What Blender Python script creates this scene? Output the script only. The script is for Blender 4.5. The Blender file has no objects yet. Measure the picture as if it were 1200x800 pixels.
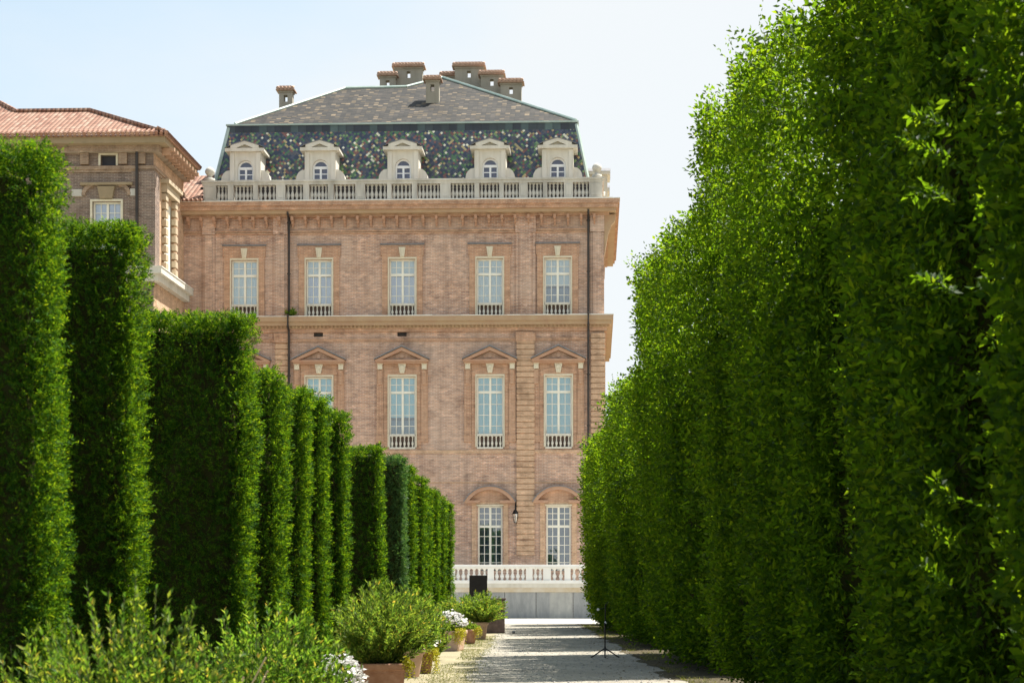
import bpy, math, random
import numpy as np
R = math.radians
random.seed(7)
C = bpy.context.scene.collection
SC = bpy.context.scene

# ------------------------------------------------------------------ helpers
class MB:
    """collects shapes, then links them as ONE mesh object"""
    def __init__(s): s.v = []; s.f = []; s.m = []; s.cur = 0
    def add(s, vs, fs):
        o = len(s.v); s.v += [tuple(p) for p in vs]
        s.f += [tuple(i + o for i in f) for f in fs]; s.m += [s.cur] * len(fs)
    def box(s, x0, x1, y0, y1, z0, z1):
        s.add([(x0,y0,z0),(x1,y0,z0),(x1,y1,z0),(x0,y1,z0),(x0,y0,z1),(x1,y0,z1),(x1,y1,z1),(x0,y1,z1)],
              [(0,3,2,1),(4,5,6,7),(0,1,5,4),(1,2,6,5),(2,3,7,6),(3,0,4,7)])
    def prism(s, poly, y0, y1):            # poly of (x, z) counter-clockwise seen from -y
        n = len(poly)
        vs = [(x, y0, z) for x, z in poly] + [(x, y1, z) for x, z in poly]
        fs = [tuple(range(n)), tuple(range(2*n-1, n-1, -1))]
        for i in range(n):
            j = (i + 1) % n
            fs.append((i, i + n, j + n, j))
        s.add(vs, fs)
    def prism_z(s, poly, z0, z1):
        n = len(poly)
        vs = [(x, y, z0) for x, y in poly] + [(x, y, z1) for x, y in poly]
        fs = [tuple(range(n-1, -1, -1)), tuple(range(n, 2*n))]
        for i in range(n):
            j = (i + 1) % n
            fs.append((i, j, j + n, i + n))
        s.add(vs, fs)
    def quad(s, *p): s.add(p, [tuple(range(len(p)))])
    def lathe(s, prof, cx=0, cy=0, n=12, cap=True, sq=False):
        vs = []; fs = []
        for r, z in prof:
            for k in range(n):
                a = 2*math.pi*(k+.5)/n
                x, y = math.cos(a), math.sin(a)
                if sq:
                    q = max(abs(x), abs(y)); x, y = x/q, y/q
                vs.append((cx + r*x, cy + r*y, z))
        for i in range(len(prof)-1):
            for k in range(n):
                l = (k+1) % n
                fs.append((i*n+k, i*n+l, (i+1)*n+l, (i+1)*n+k))
        if cap:
            fs.append(tuple(range(n-1, -1, -1)))
            b = (len(prof)-1)*n
            fs.append(tuple(range(b, b+n)))
        s.add(vs, fs)
    def tube(s, pts, r, n=6):
        pts = [np.array(p, float) for p in pts]
        rs = r if isinstance(r, (list, tuple)) else [r]*len(pts)
        vs = []; fs = []
        for i, p in enumerate(pts):
            d = pts[min(i+1, len(pts)-1)] - pts[max(i-1, 0)]
            d /= (np.linalg.norm(d) + 1e-9)
            up = np.array((0,0,1.)) if abs(d[2]) < .9 else np.array((1.,0,0))
            a = np.cross(d, up); a /= np.linalg.norm(a); b = np.cross(d, a)
            for k in range(n):
                t = 2*math.pi*k/n
                vs.append(tuple(p + rs[i]*(math.cos(t)*a + math.sin(t)*b)))
        for i in range(len(pts)-1):
            for k in range(n):
                l = (k+1) % n
                fs.append((i*n+k, (i+1)*n+k, (i+1)*n+l, i*n+l))
        fs.append(tuple(range(n))); b = (len(pts)-1)*n; fs.append(tuple(range(b+n-1, b-1, -1)))
        s.add(vs, fs)
    def build(s, name, mats, parent=None, off=(0,0,0), smooth=False, bevel=0):
        me = bpy.data.meshes.new(name)
        vs = [(x-off[0], y-off[1], z-off[2]) for x, y, z in s.v] if any(off) else s.v
        me.from_pydata(vs, [], s.f)
        if not isinstance(mats, (list, tuple)): mats = [mats]
        for m in mats: me.materials.append(m)
        if len(mats) > 1: me.polygons.foreach_set('material_index', s.m)
        if smooth: me.polygons.foreach_set('use_smooth', [True]*len(me.polygons))
        me.update()
        o = bpy.data.objects.new(name, me); C.objects.link(o)
        if parent: o.parent = parent
        if bevel:
            b = o.modifiers.new('bevel', 'BEVEL'); b.width = bevel; b.segments = 2; b.limit_method = 'ANGLE'
        return o

def tag(o, label=None, cat=None, group=None, kind=None):
    if label: o['label'] = label; o['kind'] = 'thing'
    if cat: o['category'] = cat
    if group: o['group'] = group
    if kind: o['kind'] = kind
    return o
def empty(name, loc, rz=0):
    o = bpy.data.objects.new(name, None); C.objects.link(o)
    o.location = loc; o.rotation_euler = (0,0,rz); o.empty_display_size = .2
    return o
def copy_tree(o, parent=None):
    c = o.copy(); C.objects.link(c)
    if parent: c.parent = parent
    for ch in list(o.children): copy_tree(ch, c)
    return c

# ------------------------------------------------------------------ materials
def new_mat(name):
    m = bpy.data.materials.new(name); m.use_nodes = True
    nt = m.node_tree; nt.nodes.clear()
    out = nt.nodes.new('ShaderNodeOutputMaterial')
    b = nt.nodes.new('ShaderNodeBsdfPrincipled')
    nt.links.new(b.outputs[0], out.inputs[0])
    return m, nt, b, out
def N(nt, t, **kw):
    n = nt.nodes.new(t)
    for k, v in kw.items():
        if k in n.inputs: n.inputs[k].default_value = v
        else: setattr(n, k, v)
    return n
def ramp(nt, stops, interp='LINEAR'):
    r = nt.nodes.new('ShaderNodeValToRGB'); r.color_ramp.interpolation = interp
    e = r.color_ramp.elements
    while len(e) > 1: e.remove(e[-1])
    for i, (p, c) in enumerate(stops):
        if i == 0: e[0].position = p; e[0].color = (*c, 1)
        else:
            q = e.new(p); q.color = (*c, 1)
    return r
def mixc(nt, a, b, fac, blend='MIX'):
    m = nt.nodes.new('ShaderNodeMix'); m.data_type = 'RGBA'; m.blend_type = blend
    for i, s in ((0, fac), (6, a), (7, b)):
        if hasattr(s, 'default_value') or hasattr(s, 'is_linked'): nt.links.new(s, m.inputs[i])
        else: m.inputs[i].default_value = s if i == 0 else (*s, 1)
    return m.outputs[2]
def objco(nt):
    return nt.nodes.new('ShaderNodeTexCoord').outputs['Object']
def noise(nt, vec, scale, detail=4, rough=.55):
    n = N(nt, 'ShaderNodeTexNoise', Scale=scale, Detail=detail, Roughness=rough)
    nt.links.new(vec, n.inputs['Vector']); return n.outputs['Fac']
def bump(nt, b, h, strength=.3, dist=.02):
    n = N(nt, 'ShaderNodeBump', Strength=strength, Distance=dist)
    nt.links.new(h, n.inputs['Height']); nt.links.new(n.outputs[0], b.inputs['Normal'])

def plain(name, c1, c2=None, scale=3, rough=.75, metal=0, spec=.4, bmp=.2, streak=False):
    m, nt, b, _ = new_mat(name)
    b.inputs['Roughness'].default_value = rough; b.inputs['Metallic'].default_value = metal
    b.inputs['Specular IOR Level'].default_value = spec
    if c2 is None: b.inputs['Base Color'].default_value = (*c1, 1); return m
    co = objco(nt)
    if streak:
        mp = N(nt, 'ShaderNodeMapping'); mp.inputs['Scale'].default_value = (1, 1, .22)
        nt.links.new(co, mp.inputs[0]); v = mp.outputs[0]
    else: v = co
    f = noise(nt, v, scale, 6, .62)
    r = ramp(nt, [(.32, c1), (.68, c2)]); nt.links.new(f, r.inputs[0])
    nt.links.new(r.outputs[0], b.inputs['Base Color'])
    if bmp: bump(nt, b, noise(nt, co, scale*6, 3), bmp)
    return m

def brick(name, ca, cb, cm, stain, wid=.27, hgt=.075, mort=.011):
    """running brick on vertical walls: u = x + y, v = z"""
    m, nt, b, _ = new_mat(name)
    co = objco(nt)
    sp = N(nt, 'ShaderNodeSeparateXYZ'); nt.links.new(co, sp.inputs[0])
    ad = N(nt, 'ShaderNodeMath', operation='ADD'); nt.links.new(sp.outputs[0], ad.inputs[0]); nt.links.new(sp.outputs[1], ad.inputs[1])
    cb_ = N(nt, 'ShaderNodeCombineXYZ'); nt.links.new(ad.outputs[0], cb_.inputs[0]); nt.links.new(sp.outputs[2], cb_.inputs[1])
    t = N(nt, 'ShaderNodeTexBrick'); nt.links.new(cb_.outputs[0], t.inputs['Vector'])
    t.inputs['Scale'].default_value = 1; t.inputs['Brick Width'].default_value = wid; t.inputs['Row Height'].default_value = hgt
    t.inputs['Mortar Size'].default_value = mort; t.inputs['Mortar Smooth'].default_value = .3; t.inputs['Bias'].default_value = 0
    t.inputs['Color1'].default_value = (*ca, 1); t.inputs['Color2'].default_value = (*cb, 1); t.inputs['Mortar'].default_value = (*cm, 1)
    # per-brick odd ones: pale lime-washed and dark burnt bricks
    mp = N(nt, 'ShaderNodeMapping'); mp.inputs['Scale'].default_value = (1/.46, 1/.20, 1)
    nt.links.new(cb_.outputs[0], mp.inputs[0])
    f2 = noise(nt, mp.outputs[0], 1.0, 3, .7)
    r2 = ramp(nt, [(.28, (.52, .50, .50)), (.43, (.95, .95, .95)), (.56, (1.02, 1.02, 1.02)), (.70, (1.5, 1.5, 1.5))]); nt.links.new(f2, r2.inputs[0])
    c = mixc(nt, t.outputs['Color'], r2.outputs[0], 1.0, 'MULTIPLY')
    f3 = noise(nt, cb_.outputs[0], .28, 5, .6)
    r3 = ramp(nt, [(.40, (0, 0, 0)), (.68, (1, 1, 1))]); nt.links.new(f3, r3.inputs[0])
    g = N(nt, 'ShaderNodeMath', operation='MULTIPLY'); nt.links.new(r3.outputs[0], g.inputs[0]); g.inputs[1].default_value = .55
    c = mixc(nt, c, stain, g.outputs[0])
    # old repairs and grime: broad darker and greyer fields with ragged borders, rain runs
    f4 = noise(nt, cb_.outputs[0], .75, 8, .72)
    r4 = ramp(nt, [(.36, (.66, .63, .62)), (.47, (1, 1, 1)), (.60, (1, 1, 1)), (.70, (1.16, 1.15, 1.15))]); nt.links.new(f4, r4.inputs[0])
    c = mixc(nt, c, r4.outputs[0], .8, 'MULTIPLY')
    mr = N(nt, 'ShaderNodeMapping'); mr.inputs['Scale'].default_value = (2.2, .10, 1); nt.links.new(cb_.outputs[0], mr.inputs[0])
    f5 = noise(nt, mr.outputs[0], 1.0, 5, .6)
    r5 = ramp(nt, [(.34, (.76, .75, .75)), (.5, (1, 1, 1)), (.66, (1.06, 1.06, 1.06))]); nt.links.new(f5, r5.inputs[0])
    c = mixc(nt, c, r5.outputs[0], .7, 'MULTIPLY')
    nt.links.new(c, b.inputs['Base Color'])
    b.inputs['Roughness'].default_value = .9; b.inputs['Specular IOR Level'].default_value = .2
    bump(nt, b, t.outputs['Fac'], -.4, .012)
    return m

def glazed(name, stops, cell=(.2, .15), rough=.35, diag=True, spec=.5, lines=.5):
    """small scale tiles in cells of their own colour, on a slope facing -y (coords x, z)"""
    m, nt, b, _ = new_mat(name)
    co = objco(nt)
    sp = N(nt, 'ShaderNodeSeparateXYZ'); nt.links.new(co, sp.inputs[0])
    tn = nt.nodes.new('ShaderNodeTexCoord'); sn = N(nt, 'ShaderNodeSeparateXYZ'); nt.links.new(tn.outputs['Normal'], sn.inputs[0])
    ab = N(nt, 'ShaderNodeMath', operation='ABSOLUTE'); nt.links.new(sn.outputs[0], ab.inputs[0])
    gt = N(nt, 'ShaderNodeMath', operation='GREATER_THAN'); nt.links.new(ab.outputs[0], gt.inputs[0]); gt.inputs[1].default_value = .35
    ad = N(nt, 'ShaderNodeMix'); nt.links.new(gt.outputs[0], ad.inputs[0]); nt.links.new(sp.outputs[0], ad.inputs[2]); nt.links.new(sp.outputs[1], ad.inputs[3])
    cx = N(nt, 'ShaderNodeCombineXYZ'); nt.links.new(ad.outputs[0], cx.inputs[0]); nt.links.new(sp.outputs[2], cx.inputs[1])
    mp = N(nt, 'ShaderNodeMapping'); mp.inputs['Scale'].default_value = (1/cell[0], 1/cell[1], 1)
    if diag: mp.inputs['Rotation'].default_value = (0, 0, R(45))
    nt.links.new(cx.outputs[0], mp.inputs[0])
    fl = N(nt, 'ShaderNodeVectorMath', operation='FLOOR'); nt.links.new(mp.outputs[0], fl.inputs[0])
    fr = N(nt, 'ShaderNodeVectorMath', operation='FRACTION'); nt.links.new(mp.outputs[0], fr.inputs[0])
    wn = N(nt, 'ShaderNodeTexWhiteNoise'); wn.noise_dimensions = '2D'; nt.links.new(fl.outputs[0], wn.inputs['Vector'])
    r = ramp(nt, stops, 'CONSTANT'); nt.links.new(wn.outputs['Value'], r.inputs[0])
    s2 = N(nt, 'ShaderNodeSeparateXYZ'); nt.links.new(fr.outputs[0], s2.inputs[0])
    mn = N(nt, 'ShaderNodeMath', operation='MINIMUM'); nt.links.new(s2.outputs[0], mn.inputs[0]); nt.links.new(s2.outputs[1], mn.inputs[1])
    r2 = ramp(nt, [(.0, (lines,)*3), (.16, (1, 1, 1))]); nt.links.new(mn.outputs[0], r2.inputs[0])
    c = mixc(nt, r.outputs[0], r2.outputs[0], 1.0, 'MULTIPLY')
    f = noise(nt, co, 1.1, 4)
    r3 = ramp(nt, [(.35, (.75, .75, .75)), (.65, (1.15, 1.15, 1.15))]); nt.links.new(f, r3.inputs[0])
    c = mixc(nt, c, r3.outputs[0], 1.0, 'MULTIPLY')
    nt.links.new(c, b.inputs['Base Color'])
    b.inputs['Roughness'].default_value = rough; b.inputs['Specular IOR Level'].default_value = spec
    # each tile tips its own way
    bmpv = N(nt, 'ShaderNodeMath', operation='MULTIPLY_ADD'); nt.links.new(mn.outputs[0], bmpv.inputs[0]); bmpv.inputs[1].default_value = .6
    nt.links.new(wn.outputs['Value'], bmpv.inputs[2])
    bump(nt, b, bmpv.outputs[0], .5, .05)
    return m

def leafmat(name, stops, trans, tfac=.4, rough=.5, spec=.3):
    m, nt, b, out = new_mat(name)
    g = N(nt, 'ShaderNodeNewGeometry')
    r = ramp(nt, stops); nt.links.new(g.outputs['Random Per Island'], r.inputs[0])
    nt.links.new(r.outputs[0], b.inputs['Base Color'])
    b.inputs['Roughness'].default_value = rough; b.inputs['Specular IOR Level'].default_value = spec
    t = N(nt, 'ShaderNodeBsdfTranslucent')
    c = mixc(nt, r.outputs[0], trans, 1.0, 'MULTIPLY'); nt.links.new(c, t.inputs[0])
    mx = N(nt, 'ShaderNodeMixShader'); mx.inputs[0].default_value = tfac
    nt.links.new(b.outputs[0], mx.inputs[1]); nt.links.new(t.outputs[0], mx.inputs[2])
    nt.links.new(mx.outputs[0], out.inputs[0])
    return m

def glass(name, tint=(.95, .985, 1.0), refl=.13):
    m, nt, b, out = new_mat(name); nt.nodes.remove(b)
    t = N(nt, 'ShaderNodeBsdfTransparent'); t.inputs[0].default_value = (*tint, 1)
    g = N(nt, 'ShaderNodeBsdfGlossy'); g.inputs['Roughness'].default_value = .02
    f = N(nt, 'ShaderNodeFresnel', IOR=1.5)
    a = N(nt, 'ShaderNodeMath', operation='ADD'); nt.links.new(f.outputs[0], a.inputs[0]); a.inputs[1].default_value = refl
    nt.links.new(bump_none(nt, g), g.inputs['Normal'])
    mx = N(nt, 'ShaderNodeMixShader'); nt.links.new(a.outputs[0], mx.inputs[0])
    nt.links.new(t.outputs[0], mx.inputs[1]); nt.links.new(g.outputs[0], mx.inputs[2])
    nt.links.new(mx.outputs[0], out.inputs[0])
    return m
def bump_none(nt, g):                       # old panes are never quite flat
    n = N(nt, 'ShaderNodeBump', Strength=.12, Distance=.02)
    nt.links.new(noise(nt, objco(nt), 2.3, 2), n.inputs['Height']); return n.outputs[0]

M = {}
M['brick'] = brick('brick_wall', (.56, .325, .22), (.33, .19, .145), (.56, .47, .39), (.53, .42, .345))
M['brick_orange'] = brick('brick_orange', (.47, .255, .155), (.38, .205, .135), (.51, .39, .29), (.48, .32, .22))
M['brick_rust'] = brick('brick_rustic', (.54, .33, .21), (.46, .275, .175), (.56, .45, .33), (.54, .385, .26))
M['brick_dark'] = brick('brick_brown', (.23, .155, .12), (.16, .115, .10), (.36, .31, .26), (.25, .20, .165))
M['terra'] = plain('terracotta_mould', (.41, .225, .145), (.46, .305, .21), 2.2, .85, bmp=.3)
M['ochre'] = plain('ochre_mould', (.43, .31, .19), (.38, .245, .155), 1.6, .85, bmp=.3)
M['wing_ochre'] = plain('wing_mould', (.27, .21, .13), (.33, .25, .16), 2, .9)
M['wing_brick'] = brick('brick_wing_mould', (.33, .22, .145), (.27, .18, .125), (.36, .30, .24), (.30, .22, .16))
M['stone'] = plain('pale_stone', (.52, .49, .42), (.66, .63, .56), 2.4, .85, bmp=.25, streak=True)
M['dstone'] = plain('weathered_stone', (.36, .34, .30), (.62, .59, .53), 1.5, .9, bmp=.3, streak=True)
M['wstone'] = plain('white_stone', (.72, .70, .66), (.80, .79, .76), 1.6, .8, bmp=.15, streak=True)
M['kstone'] = plain('key_stone', (.58, .52, .40), (.68, .63, .50), 5, .85)
M['frame'] = plain('window_paint', (.74, .72, .62), (.80, .78, .70), 4, .5)
M['wframe'] = plain('white_window_paint', (.80, .80, .80), None, 4, .5)
M['glass'] = glass('window_glass')
M['dglass'] = glass('dark_window_glass', (.9, .93, 1), .03)
M['navy'] = plain('navy_curtain', (.05, .07, .16), (.08, .10, .20), 3, .8)
M['blind_cyan'] = plain('blind_cyan', (.46, .80, .86), (.52, .84, .88), 1.2, .8)
M['blind_pale'] = plain('blind_pale', (.66, .67, .82), (.74, .76, .86), 1.2, .8)
M['blind_white'] = plain('blind_white', (.78, .86, .84), (.74, .82, .82), 1.2, .8)
M['curtain'] = plain('curtain_blue', (.10, .16, .22), (.16, .20, .24), 2, .8)
M['room'] = plain('dark_room', (.05, .05, .06), None)
M['lead'] = plain('lead_sheet', (.16, .16, .17), (.26, .25, .25), 3, .5, metal=.3)
M['copper'] = plain('green_copper', (.32, .42, .38), (.44, .52, .47), 2, .6)
M['band'] = glazed('copper_band', [(0, (.025, .03, .04)), (.5, (.04, .052, .058)), (.80, (.06, .09, .09)), (.94, (.10, .15, .14))], (.42, 9), .35, False)
M['tin'] = plain('pale_flashing', (.62, .60, .54), (.74, .72, .67), 2, .55)
M['pipe'] = plain('dark_pipe', (.035, .032, .03), (.06, .05, .045), 3, .5, metal=.4)
M['mansard'] = glazed('glazed_tiles', [(0, (.045, .058, .09)), (.26, (.08, .088, .12)), (.44, (.11, .105, .11)), (.58, (.24, .105, .085)), (.68, (.085, .18, .085)), (.82, (.20, .30, .13)), (.90, (.48, .38, .18)), (.958, (.80, .76, .58))], (.12, .12), .22, True, .6)
M['upper_tiles'] = glazed('brown_tiles', [(0, (.026, .024, .022)), (.40, (.040, .035, .030)), (.66, (.055, .046, .038)), (.84, (.095, .072, .045)), (.94, (.18, .135, .085))], (.26, .085), .7, False, .3)
M['plaster'] = plain('chimney_plaster', (.27, .25, .20), (.37, .34, .28), 2.5, .9, streak=True)
M['twig'] = plain('twig_sun_block', (.030, .030, .012), (.045, .050, .016), 5, .95, spec=0.05, bmp=.0)  # dark twig tone for the solid hedge cores added to block the sun
M['bark'] = plain('bark', (.09, .07, .05), (.15, .12, .09), 8, .95)
M['pot'] = plain('terracotta_pot', (.30, .145, .09), (.42, .24, .17), 7, .85)
M['potp'] = plain('pale_terracotta', (.50, .32, .23), (.60, .43, .33), 5, .85)
M['stem'] = plain('green_stems', (.06, .075, .025), (.10, .10, .04), 8, .8)
M['soil'] = plain('pot_soil', (.05, .038, .028), (.08, .06, .045), 20, .95)
M['black'] = plain('black_panel', (.016, .012, .012), (.028, .022, .020), 4, .45)
M['blackmetal'] = plain('black_metal', (.012, .012, .013), None, 4, .4, metal=.3)
M['brownbox'] = plain('weathered_wood', (.11, .075, .065), (.20, .14, .12), 6, .85)
M['straw'] = plain('dry_cane', (.55, .43, .22), (.64, .52, .30), 6, .7)
M['whiteplastic'] = plain('white_plastic', (.75, .75, .72), None, 4, .4)
M['cap'] = plain('cap_tiles', (.36, .225, .165), (.50, .36, .28), 9, .85)
M['flank'] = plain('flank_trim', (.42, .33, .23), (.50, .41, .29), 3, .85)
M['panel'] = plain('brown_panel', (.10, .065, .05), (.15, .10, .08), 6, .7)
M['marble'] = None

def roof_tiles():
    m, nt, b, _ = new_mat('clay_roof_tiles')
    co = objco(nt)
    sp = N(nt, 'ShaderNodeSeparateXYZ'); nt.links.new(co, sp.inputs[0])
    cx = N(nt, 'ShaderNodeCombineXYZ'); nt.links.new(sp.outputs[0], cx.inputs[0])
    nt.links.new(sp.outputs[2], cx.inputs[1])
    ad = N(nt, 'ShaderNodeMath', operation='MULTIPLY_ADD'); nt.links.new(sp.outputs[1], ad.inputs[0]); ad.inputs[1].default_value = .0; nt.links.new(sp.outputs[0], ad.inputs[2])
    mp = N(nt, 'ShaderNodeMapping'); mp.inputs['Scale'].default_value = (1/.23, 1/.21, 1)
    nt.links.new(cx.outputs[0], mp.inputs[0])
    fl = N(nt, 'ShaderNodeVectorMath', operation='FLOOR'); nt.links.new(mp.outputs[0], fl.inputs[0])
    fr = N(nt, 'ShaderNodeVectorMath', operation='FRACTION'); nt.links.new(mp.outputs[0], fr.inputs[0])
    wn = N(nt, 'ShaderNodeTexWhiteNoise'); wn.noise_dimensions = '2D'; nt.links.new(fl.outputs[0], wn.inputs['Vector'])
    r = ramp(nt, [(0, (.25, .12, .08)), (.35, (.33, .175, .12)), (.7, (.35, .20, .14)), (1, (.41, .265, .195))]); nt.links.new(wn.outputs['Value'], r.inputs[0])
    s2 = N(nt, 'ShaderNodeSeparateXYZ'); nt.links.new(fr.outputs[0], s2.inputs[0])
    tri = N(nt, 'ShaderNodeMath', operation='PINGPONG'); nt.links.new(s2.outputs[0], tri.inputs[0]); tri.inputs[1].default_value = .5
    r2 = ramp(nt, [(0, (.30, .26, .24)), (.16, (.85, .85, .85)), (.3, (1, 1, 1))]); nt.links.new(tri.outputs[0], r2.inputs[0])
    r3 = ramp(nt, [(0, (.45, .42, .4)), (.15, (1, 1, 1))]); nt.links.new(s2.outputs[1], r3.inputs[0])
    c = mixc(nt, r.outputs[0], r2.outputs[0], 1.0, 'MULTIPLY'); c = mixc(nt, c, r3.outputs[0], 1.0, 'MULTIPLY')
    nt.links.new(c, b.inputs['Base Color']); b.inputs['Roughness'].default_value = .85
    h = N(nt, 'ShaderNodeMath', operation='ADD'); nt.links.new(tri.outputs[0], h.inputs[0]); nt.links.new(s2.outputs[1], h.inputs[1])
    bump(nt, b, h.outputs[0], .8, .08)
    return m
M['clay'] = roof_tiles()

def marble():
    m, nt, b, _ = new_mat('terrace_marble')
    co = objco(nt)
    sp = N(nt, 'ShaderNodeSeparateXYZ'); nt.links.new(co, sp.inputs[0])
    mp = N(nt, 'ShaderNodeMapping'); mp.inputs['Scale'].default_value = (1/1.12, 1, 1); nt.links.new(co, mp.inputs[0])
    fl = N(nt, 'ShaderNodeVectorMath', operation='FLOOR'); nt.links.new(mp.outputs[0], fl.inputs[0])
    s1 = N(nt, 'ShaderNodeSeparateXYZ'); nt.links.new(fl.outputs[0], s1.inputs[0])
    wn = N(nt, 'ShaderNodeTexWhiteNoise'); wn.noise_dimensions = '1D'; nt.links.new(s1.outputs[0], wn.inputs['W'])
    r = ramp(nt, [(0, (.30, .305, .30)), (.4, (.35, .35, .34)), (.7, (.44, .43, .39)), (1, (.48, .455, .40))]); nt.links.new(wn.outputs['Value'], r.inputs[0])
    mp2 = N(nt, 'ShaderNodeMapping'); mp2.inputs['Scale'].default_value = (1.6, 1, .5); nt.links.new(co, mp2.inputs[0])
    f = noise(nt, mp2.outputs[0], 2.2, 7, .68)
    r2 = ramp(nt, [(.3, (.68, .70, .73)), (.7, (1.12, 1.12, 1.12))]); nt.links.new(f, r2.inputs[0])
    c = mixc(nt, r.outputs[0], r2.outputs[0], 1.0, 'MULTIPLY')
    nt.links.new(c, b.inputs['Base Color']); b.inputs['Roughness'].default_value = .6
    return m
M['marble'] = marble()

HORN = leafmat('hornbeam_leaves', [(0, (.006, .022, .0025)), (.45, (.009, .032, .003)), (.8, (.014, .042, .004)), (1, (.021, .053, .005))], (25., 13.0, 3.), .38, .5, .06)
YEW = leafmat('yew_needles', [(0, (.010, .046, .007)), (.5, (.019, .076, .009)), (.85, (.038, .112, .011)), (1, (.062, .15, .014))], (7.8, 4.0, .9), .42, .5, .06)
YEWB = leafmat('bluish_yew_needles', [(0, (.028, .070, .025)), (.5, (.045, .100, .035)), (.85, (.070, .125, .035)), (1, (.12, .165, .05))], (2.4, 2.6, 1.2), .36, .5, .18)
BUSH = leafmat('shrub_leaves', [(0, (.040, .10, .018)), (.4, (.080, .155, .024)), (.75, (.12, .19, .028)), (.95, (.18, .23, .05)), (1, (.32, .22, .06))], (2.9, 2.8, 1.2), .46, .5, .14)
BUSHB = leafmat('bluish_shrub_leaves', [(0, (.030, .075, .014)), (.4, (.066, .125, .020)), (.75, (.125, .18, .026)), (.95, (.22, .25, .05)), (1, (.32, .22, .06))], (2.9, 2.8, 1.2), .46, .5, .14)
BUSHD = leafmat('oleander_leaves', [(0, (.045, .095, .022)), (.5, (.095, .150, .03)), (.93, (.165, .215, .04)), (1, (.30, .20, .06))], (2.9, 2.8, 1.2), .46, .5, .14)
YELL = leafmat('golden_trailing_leaves', [(0, (.30, .30, .015)), (.5, (.46, .42, .02)), (1, (.58, .52, .04))], (1.2, 1.2, .8), .3)
PETAL = leafmat('white_petals', [(0, (.58, .57, .54)), (.7, (.72, .72, .69)), (1, (.66, .58, .57))], (1, 1, 1), .25)
DRY = leafmat('dry_stalks', [(0, (.20, .11, .07)), (1, (.34, .22, .15))], (1, 1, 1), .2)
GRASS = leafmat('grass_blades', [(0, (.08, .11, .02)), (.5, (.16, .18, .035)), (1, (.32, .28, .08))], (1.4, 1.4, .8), .3)

# ------------------------------------------------------------------ foliage
rng = np.random.default_rng(11)
TAB = rng.random((32, 32, 32))
def vnoise(p):
    p = np.asarray(p, float); i = np.floor(p).astype(int); f = p - i; f = f*f*(3-2*f)
    r = 0
    for dx in (0,1):
        for dy in (0,1):
            for dz in (0,1):
                w = (f[:,0] if dx else 1-f[:,0])*(f[:,1] if dy else 1-f[:,1])*(f[:,2] if dz else 1-f[:,2])
                r = r + w*TAB[(i[:,0]+dx) % 32, (i[:,1]+dy) % 32, (i[:,2]+dz) % 32]
    return r*2-1
def unit(a): return a/(np.linalg.norm(a, axis=-1, keepdims=True)+1e-9)

def leaves(base, axis, nrm, ln, wd, fold=.25):
    """rhombic leaves folded along the midrib; returns verts, tris"""
    n = len(base)
    axis = unit(axis); side = unit(np.cross(axis, nrm)); nn = unit(np.cross(side, axis))
    ln = np.broadcast_to(ln, (n,))[:,None]; wd = np.broadcast_to(wd, (n,))[:,None]
    mid = base + axis*ln*.45
    V = np.empty((n, 4, 3))
    V[:,0] = base
    V[:,1] = mid + side*wd*.5 + nn*wd*fold
    V[:,2] = base + axis*ln - nn*ln*.06
    V[:,3] = mid - side*wd*.5 + nn*wd*fold
    o = (np.arange(n)*4)[:,None]
    F = np.concatenate([o + np.array([0,1,2]), o + np.array([0,2,3])], 0)
    return V.reshape(-1, 3), F

def sprays(base, out, n, length, ln, wd, spread=.9, jit=.5, flat=.5):
    """each base grows one shoot along `out` with n leaves set alternately on it"""
    K = len(base)
    d = unit(out); r = rng.normal(size=(K, 3)); s = unit(np.cross(d, r)); nrm = unit(np.cross(s, d))
    # shoots like to lie flat: bring the spray plane's normal towards up
    nrm = unit(nrm*(1-flat) + np.array((0,0,1.))*flat); s = unit(np.cross(d, nrm))
    B = []; A = []; Nn = []; L = []; W = []
    length = np.broadcast_to(length, (K,)); ln = np.broadcast_to(ln, (K,)); wd = np.broadcast_to(wd, (K,))
    for k in range(n):
        t = (k+.6)/n; sg = 1 if k % 2 else -1
        p = base + d*(length*t)[:,None]
        if k == n-1: ax = d + s*0
        else: ax = d*(1-.45*spread) + s*sg*spread
        ax = ax + rng.normal(size=(K,3))*jit*.35
        nm = nrm + rng.normal(size=(K,3))*jit
        q = .75 + .5*rng.random(K)
        B.append(p); A.append(ax); Nn.append(nm); L.append(ln*q*(1-.3*t*(k == n-1))); W.append(wd*q)
    return leaves(np.concatenate(B), np.concatenate(A), np.concatenate(Nn), np.concatenate(L), np.concatenate(W))

def mesh_np(name, chunks, mats, parent=None, loc=None):
    """chunks: list of (verts, tris, material index)"""
    nv = sum(len(v) for v, f, m in chunks); nf = sum(len(f) for v, f, m in chunks)
    V = np.empty((nv, 3), np.float32); F = np.empty((nf, 3), np.int32); MI = np.empty(nf, np.int32)
    a = b = 0
    for v, f, m in chunks:
        V[a:a+len(v)] = v; F[b:b+len(f)] = f + a; MI[b:b+len(f)] = m
        a += len(v); b += len(f)
    me = bpy.data.meshes.new(name)
    me.vertices.add(nv); me.vertices.foreach_set('co', V.ravel())
    me.loops.add(nf*3); me.loops.foreach_set('vertex_index', F.ravel())
    me.polygons.add(nf); me.polygons.foreach_set('loop_start', np.arange(0, nf*3, 3, dtype=np.int32))
    for m in mats: me.materials.append(m)
    me.polygons.foreach_set('material_index', MI)
    me.update(calc_edges=True)
    o = bpy.data.objects.new(name, me); C.objects.link(o)
    if parent: o.parent = parent
    if loc is not None: o.location = loc
    return o

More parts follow.
